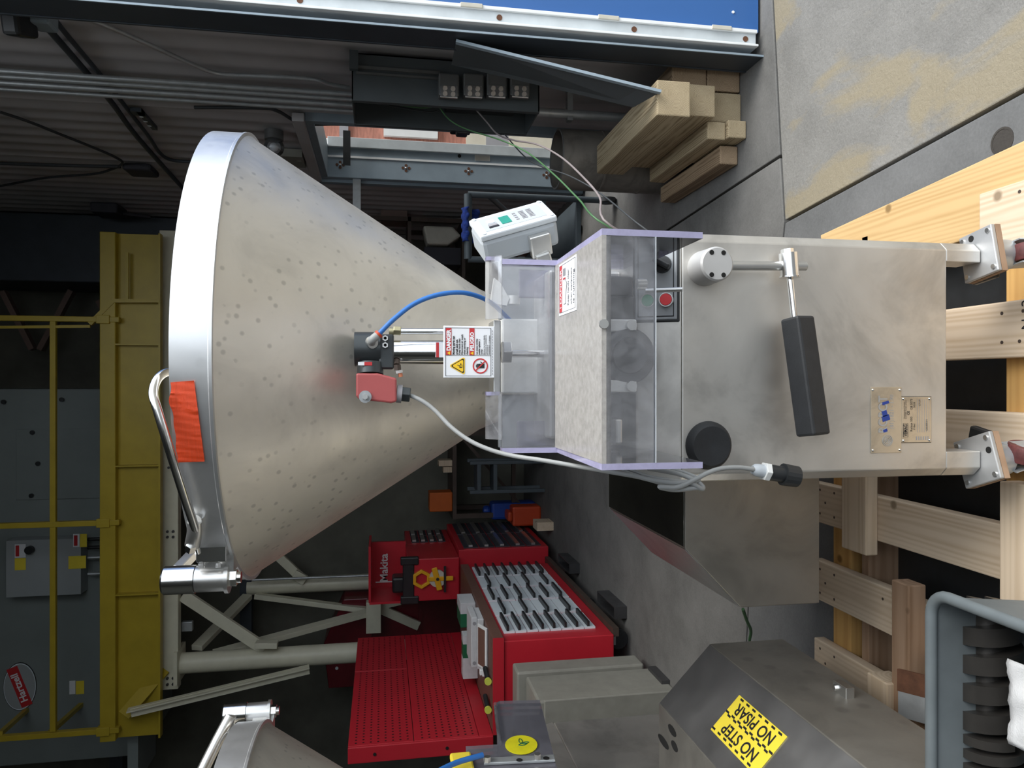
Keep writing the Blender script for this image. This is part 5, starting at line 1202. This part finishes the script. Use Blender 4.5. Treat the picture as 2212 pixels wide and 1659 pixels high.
wallpipe('wall_cable', 'dark cable running down beside the conduits to the doorway head', 'cable', [(420, 232), (560, 233), (600, 240), (650, 266), (720, 268), (760, 268)], .010, 'cable_dark')
wallpipe('strut', 'dark diagonal strut from the flood lamp toward the hopper, lower one', 'strut', [(92, 50), (120, 80), (195, 166), (245, 226), (300, 300), (400, 412)], .016, 'jamb_dark', WX + .005)
wallpipe('strut', 'dark diagonal strut from the flood lamp toward the hopper, upper one', 'strut', [(118, 42), (150, 82), (222, 168), (268, 226), (322, 296), (345, 330), (372, 346), (430, 350)], .012, 'jamb_dark', WX + .005)
wallpipe('conduit', 'far vertical conduit ending at a small box right of the hopper', 'conduit', [(0, 353), (120, 357), (260, 360)], .012, 'cable_dark')
q = atx(312, 368, WX); tag(MB().box(q.x - .03, q.x + .02, q.y - .12, q.y + .10, q.z - .08, q.z + .12).build('junction_box', 'box_dark', bevel=.02), 'dark junction box on the wall at the end of the far conduit', 'box')
q = atx(240, 460, WX - .05); tag(MB().box(q.x - .03, q.x + .06, q.y - .16, q.y + .12, q.z - .10, q.z + .12).bar((q.x, q.y, q.z - .08), (q.x, q.y + .12, q.z - .3), .03, .04).build('wall_sensor', 'box_dark', bevel=.02), 'dark sensor box high in the far wall corner', 'box')
fl_ = thing('flood_lamp', 'black flood lamp high at the door jamb', 'lamp', atx(45, 50, 1.5))
q = atx(42, 52, 1.50); MB().rbox(q, Vector((.3, .9, -.3)).normalized(), Vector((-.9, .3, 0)).normalized(), Vector((.09, .27, .94)).normalized(), .06, .05, .04).build('housing', 'black_plastic', fl_, bevel=.015)
q2 = atx(95, 40, 1.55); MB().bar(q, q2, .03, .03).build('arm', 'box_dark', fl_); MB().rbox(q2, X1, Y1, Z1, .04, .05, .04).build('base_box', 'jamb_blue', fl_, bevel=.01)
lbk = thing('slotted_bracket', 'dark slotted angle bracket on the wall beside the conduits', 'bracket', atx(312, 262, WX - .01))
qa, qb = atx(306, 242, WX - .01), atx(322, 280, WX - .01); MB().box(WX - .012, WX + .012, qa.y, qb.y, qb.z - .02, qa.z).build('plate', 'jamb_dark', lbk)
MB().box(WX - .012, WX + .012, qa.y - .01, qa.y + .06, qa.z, qa.z + .06).build('tab', 'jamb_dark', lbk)
for k in range(3):
    f = .25 + .25 * k; MB().cyl((WX - .0125, qa.y + (qb.y - qa.y) * f, (qa.z + qb.z) / 2), (WX - .0135, qa.y + (qb.y - qa.y) * f, (qa.z + qb.z) / 2), .012, n=10).build('hole', 'drawer_grey', lbk)
jl = thing('globe_lamp', 'clear glass globe lamp on the wall above the side doorway', 'lamp', atx(588, 320, XR - .14))
q = atx(592, 318, XR - .12); MB().sphere(q + Z1 * -.0, .062, 20).build('globe', 'globe_glass', jl, smooth=60)
MB().sphere(q, .028, 12).build('bulb', 'white_paint', jl, smooth=60)
MB().cyl(q + X1 * .045, (XR - .018, q.y, q.z), .058, n=24).build('lamp_base', 'cast_grey', jl, smooth=40)
q = atx(632, 340, XR - .05); tag(MB().box(XR - .075, XR - .02, q.y - .10, q.y + .16, q.z - .075, q.z + .075).box(XR - .08, XR - .075, q.y - .02, q.y + .10, q.z - .06, q.z - .03).build('exit_sign_box', 'enclosure_beige', bevel=.01), 'beige fixture box beneath the glass globe lamp', 'fixture')
q0, q1 = at(771, 372, DY1 + .05), at(771, 430, DY1 + .05)
tag(MB().box(XR - .07 - .24, XR - .02, DY1 + .015, DY1 + .025, q0.z - .03, q0.z + .03).cyl((XR - .28, DY1 + .0145, q0.z), (XR - .28, DY1 + .012, q0.z), .009, n=10).build('latch_bar', 'galvanised', bevel=.003), 'pale flat latch bar sticking out from the far door jamb', 'bar')
tag(MB().box(XR + .02, XR + .28, DY1 - .10, DY1 - .09, at(757, 300, DY1 - .1).z, at(741, 300, DY1 - .1).z).build('black_strap', 'black_plastic'), 'black strap across the top of the side doorway', 'strap')
tag(MB().box(1.40, 1.56, 4.02, 4.16, at(1020, 290, 4.05).z, at(975, 290, 4.05).z).box(1.36, 1.44, 4.0, 4.08, at(1010, 298, 4.05).z, at(985, 298, 4.05).z).build('door_closer', 'black_plastic', bevel=.01), 'black box hanging under the electrical panel beside the doorway', 'box')
# lower chrome conduit under the panel box
cq = at(1250, 250, 4.05)
lp = thing('drain_conduit', 'thick bright conduit below the electrical panel box', 'conduit', (1.5, 3.85, .3))
MB().cyl((1.47, 3.92, .0), (1.47, 3.92, ez0 - .001), .025, n=20).build('pipe', 'galvanised', lp, smooth=40)
MB().box(1.43, XR - .021, 3.90, 3.94, ez0 - .24, ez0 - .21).build('strap', 'galvanised', lp)
MB().cyl((1.47, 3.92, ez0 - .03), (1.47, 3.92, ez0 - .0012), .032, n=20).build('coupling', 'satin_steel', lp, smooth=40)
# big steel pipe standing on end
pz = at(1207, 345, 4.0).z; pcx = at(1330, 345, 4.0).x
sp_ = thing('steel_pipe', 'wide open dark steel pipe standing on end beside the timbers', 'pipe', (pcx, 4.05, 0))
MB().ring((pcx, 4.05, 0), (pcx, 4.05, pz), .165, .157, 48).build('shell', 'rusty_pipe', sp_, smooth=40)
MB().ring((pcx, 4.05, pz - .002), (pcx, 4.05, pz + .003), .166, .156, 48).build('lip', 'cast_grey', sp_, smooth=40)
for z_ in (.17, .40): MB().ring((pcx, 4.05, z_), (pcx, 4.05, z_ + .012), .168, .16, 48).build('weld_bead', 'rusty_pipe', sp_, smooth=60)
# timber stack
def timber(x0, x1, y0, y1, z0, z1, m, label, yaw=0):
    mb = MB().rbox(((x0 + x1) / 2, (y0 + y1) / 2, (z0 + z1) / 2), Vector((math.cos(yaw), math.sin(yaw), 0)), Vector((-math.sin(yaw), math.cos(yaw), 0)), Z1, (x1 - x0) / 2, (y1 - y0) / 2, (z1 - z0) / 2)
    return tag(mb.build('timber', m, bevel=.006, origin=((x0 + x1) / 2 + .02, (y0 + y1) / 2, (z0 + z1) / 2 - .01)), label, 'timber', 'timbers stacked by the door jamb')
timber(1.135, 1.285, 2.97, 3.86, .325, .475, 'timber_y', 'topmost square timber of the stack, its pale cracked end toward the viewer')
timber(1.18, 1.32, 3.07, 3.86, .165, .322, 'timber_y', 'square timber directly under the topmost one')
timber(1.19, 1.325, 3.15, 3.86, .002, .162, 'timber_y', 'square timber on the floor at the bottom of the stack')
timber(1.335, 1.45, 3.16, 3.86, .165, .33, 'timber_dark_y', 'darker timber behind the stack, the upper of two')
timber(1.335, 1.465, 3.16, 3.86, .002, .162, 'timber_dark_y', 'darker timber behind the stack, the lower of two')
timber(1.10, 1.18, 3.12, 3.85, .092, .180, 'timber_y', 'thin square post lying on the lower posts')
timber(1.105, 1.185, 3.10, 3.5, .002, .090, 'timber_y', 'short thin post at the foot of the timber stack')
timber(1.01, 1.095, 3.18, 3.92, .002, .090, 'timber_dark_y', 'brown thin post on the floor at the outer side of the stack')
# thin hanging wires
WN = [0]
def wire(label, pts, r, m):
    WN[0] += 1; o_ = Vector((.018 * WN[0], .02 * WN[0], 0)); return tag(MB().tube([at(px, py, Y) for px, py, Y in pts] + [p_ + o_ for p_ in (Vector((.40, 2.40, .55)), Vector((.40, 2.43, .12)), Vector((.40, 2.54, .008)), Vector((.43, 2.75, .006)))], r, 8).build('hanging_wire', m, smooth=60), label, 'wire')
wire('green wire trailing from the electrical box to the guard', [(945, 226, 3.75), (970, 258, 3.6), (1010, 280, 3.4), (1080, 302, 3.1), (1140, 330, 2.9), (1200, 380, 2.6), (1250, 430, 2.4), (1310, 487, 2.2)], .0032, 'cable_green')
wire('pinkish wire arching from the electrical box past the steel pipe', [(1022, 230, 3.75), (1050, 262, 3.6), (1075, 290, 3.4), (1110, 303, 3.2), (1160, 312, 3.0), (1210, 338, 2.8), (1255, 378, 2.6), (1295, 425, 2.4), (1318, 487, 2.2)], .0038, 'cable_pink')
wire('thin dark wire hanging across the doorway behind the pipe', [(1090, 290, 3.6), (1130, 335, 3.3), (1165, 358, 3.1), (1230, 380, 2.9), (1300, 420, 2.7), (1390, 492, 2.4)], .003, 'cable_dark')
# ================================================================== CART AND CLUTTER AT THE BACK RIGHT
ct = thing('push_cart', 'grey tube frame cart with a blue cloth over its handle', 'cart', (1.05, 5.3, 0))
ca, cb2 = at(1011, 420, 5.0), at(1011, 560, 5.0)
MB().cyl((cb2.x, 5.0, ca.z), (ca.x, 5.0, ca.z), .028, n=16).build('handle', 'cart_grey', ct, smooth=40)
for x_ in (ca.x, cb2.x):
    for y_ in (5.0, 5.9): MB().cyl((x_, y_, .06), (x_, y_, ca.z if y_ < 5.5 else .5), .022, n=12).build('post', 'cart_grey', ct, smooth=40)
for z_ in (.25, .5): MB().box(cb2.x, ca.x, 5.0, 5.9, z_, z_ + .03).build('shelf', 'cart_grey', ct)
MB().cyl((ca.x, 5.0, ca.z - .14), (ca.x - .0, 5.9, .5), .02, n=12).build('side_tube', 'cart_grey', ct, smooth=40)
for x_ in (ca.x, cb2.x):
    for y_ in (5.0, 5.9): MB().cyl((x_ - .015, y_, .06), (x_ + .015, y_, .06), .06, n=16).build('wheel', 'black_rubber', ct, smooth=40)
cl = MB(); vs = []
xa_, xb_ = at(1011, 522, 5.0).x, at(1011, 450, 5.0).x
for i in range(17):
    for k in range(13):
        t = k / 12; ang_ = (t - .35) * 4.5
        if abs(ang_) < math.pi / 2: y_, z_ = 5.0 + .042 * math.sin(ang_), ca.z + .042 * math.cos(ang_)
        else: y_, z_ = 5.0 + .042 * (1 if ang_ > 0 else -1), ca.z - .06 * (abs(ang_) - math.pi / 2)
        f = .006 * math.sin(i * 1.4 + k * .8)
        vs.append((xa_ + (xb_ - xa_) * i / 16, y_ + f, z_ + f))
cl.add(vs, [(i * 13 + k, i * 13 + k + 1, (i + 1) * 13 + k + 1, (i + 1) * 13 + k) for i in range(16) for k in range(12)])
co_ = cl.build('cloth', 'cloth_blue', smooth=60); tag(co_, 'fuzzy blue cloth draped over the grey cart handle', 'cloth'); s_ = co_.modifiers.new('thick', 'SOLIDIFY'); s_.thickness = .012
tag(MB().box(.98, 1.22, 5.25, 5.6, .53, .62).build('storage_box', 'cardboard', bevel=.005), 'brown box lying on the grey cart', 'box')
sv = thing('storage_shelf', 'dark storage shelf in the back right corner', 'shelf', (1.2, 7.3, 0))
for x_ in (.82, 1.52):
    for y_ in (6.9, 7.5): MB().box(x_ - .02, x_ + .02, y_ - .02, y_ + .02, 0, 2.0).build('upright', 'frame_brown', sv)
for z_ in (.25, .85, 1.35): MB().box(.80, 1.54, 6.88, 7.52, z_, z_ + .03).build('shelf_board', 'frame_brown', sv)
def sbox(name, label, x0, x1, y0, y1, Y, m, dy=.35):
    a_, b_ = at(x0, y1, Y), at(x1, y0, Y); zb_ = min((.281, .881, 1.381), key=lambda s: abs(s - b_.z))
    return tag(MB().box(a_.x, b_.x, Y, Y + dy, zb_, zb_ + max(.04, a_.z - b_.z)).build(name, m, bevel=.006), label, 'box')
sbox('cardboard_box', 'small pinkish cardboard box with a blue end on the back shelf', 826, 884, 447, 472, 6.95, 'cardboard')
sbox('storage_box', 'dark box on the top board of the back shelf', 812, 890, 412, 444, 6.95, 'box_dark')
sbox('storage_box', 'dark box on the middle board of the back shelf', 905, 985, 535, 570, 6.95, 'box_dark')
a_, b_ = Vector((1.30, 0, 0)), Vector((1.47, 0, 0))
tag(MB().prism([(a_.x, 6.9, 1.005), (a_.x, 6.9, 1.20), (b_.x, 6.9, 1.24), (b_.x, 6.9, .96), ((a_.x + b_.x) / 2, 6.9, .882)], (0, .25, 0)).build('canvas_bag', 'paper_cream', bevel=.02), 'pale canvas bag standing on the middle board of the back shelf', 'bag')
# ================================================================== CLUTTER AT THE BACK LEFT
wbn = thing('work_table', 'dark steel work table against the back wall', 'table', (-1.0, 7.9, 0))
tz = at(978, 1040, 7.7).z; xa_, xb_ = at(978, 1122, 7.7).x, at(978, 930, 7.7).x
MB().box(xa_, xb_, 7.7, 8.3, tz - .04, tz).build('top', 'frame_brown', wbn)
for x_ in (xa_ + .03, xb_ - .03):
    for y_ in (7.73, 8.27): MB().box(x_ - .025, x_ + .025, y_ - .025, y_ + .025, 0, tz - .04).build('leg', 'frame_brown', wbn)
MB().bar((xa_ + .05, 7.73, .1), (xb_ - .05, 7.73, tz - .08), .03, .03).build('cross_tie', 'frame_brown', wbn)
MB().box(xa_, xb_, 7.72, 7.76, .22, .26).build('stretcher', 'frame_brown', wbn)
st_ = thing('step_stool', 'grey step stool standing before the dark work table', 'stool', at(1060, 1030, 7.3))
sa, sb_ = at(1015, 1000, 7.3), at(1015, 1063, 7.3)
WL[st_.name] = Vector((sa.x, 7.3, 0)); st_.location = (sa.x, 7.3, 0)
for x_ in (sa.x, sb_.x):
    MB().box(x_ - .018, x_ + .018, 7.28, 7.32, 0.0, sa.z).box(x_ - .018, x_ + .018, 7.52, 7.56, 0.0, sa.z).build('rail', 'cart_grey', st_, bevel=.004)
for px in (1035, 1070):
    z_ = at(px, 1030, 7.3).z; MB().box(sb_.x, sa.x, 7.29, 7.55, z_ - .02, z_ + .02).build('step', 'cart_grey', st_, bevel=.004)
tag(MB().box(-1.33, -1.13, 7.72, 7.95, tz + .001, tz + .24).build('tool_case', 'orange_box', bevel=.01), 'orange tool case standing on the dark work table', 'case')
q = at(1088, 1138, 7.2); tag(MB().box(q.x - .05, q.x + .15, 7.45, 7.65, .0, .30).box(q.x - .0, q.x + .1, 7.44, 7.66, .30, .35).build('jerry_can', 'orange_red', bevel=.02), 'red orange can on the floor beside the far red cabinet', 'can')
q = at(1060, 1118, 7.2); tag(MB().box(q.x - .12, q.x + .06, 7.7, 7.9, .0, .48).cyl((q.x - .03, 7.8, .48), (q.x - .03, 7.8, .56), .05, n=16).build('blue_drum', 'plastic_blue', bevel=.03), 'blue plastic container on the floor under the work table', 'container')
tag(MB().box(-.86, -.80, 7.75, 7.95, tz + .001, tz + .14).box(-.93, -.87, 7.78, 7.95, tz + .001, tz + .09).build('wood_offcut', 'pine_x'), 'pale wood offcuts on the dark work table', 'offcut')
for px, py in ((1165, 1205), (1150, 1180)): pass
tag(MB().box(-1.40, -1.32, 6.9, 7.1, 0, .16).build('wood_block', 'pine_y'), 'pale wood block on the floor beside the far red cabinet', 'block')
for y_, lb in ((5.95, 'grey metal tray at the foot of the red bench, far one'), (4.75, 'grey metal tray at the foot of the red bench, near one')):
    tag(MB().box(-1.57, -1.49, y_, y_ + .4, .0, .012).box(-1.57, -1.565, y_, y_ + .4, .012, .09).box(-1.495, -1.49, y_, y_ + .4, .012, .09).box(-1.565, -1.495, y_, y_ + .005, .012, .09).box(-1.565, -1.495, y_ + .395, y_ + .4, .012, .09).build('drawer_tray', 'dark_steel'), lb, 'tray', 'trays by the bench')
tag(MB().tube([at(1605, 1316, 2.55), at(1613, 1340, 2.62), at(1622, 1362, 2.7), at(1619, 1383, 2.75)], .006, 8).build('floor_hose', 'cable_green', smooth=60), 'pale green hose on the floor between the two machines', 'hose')
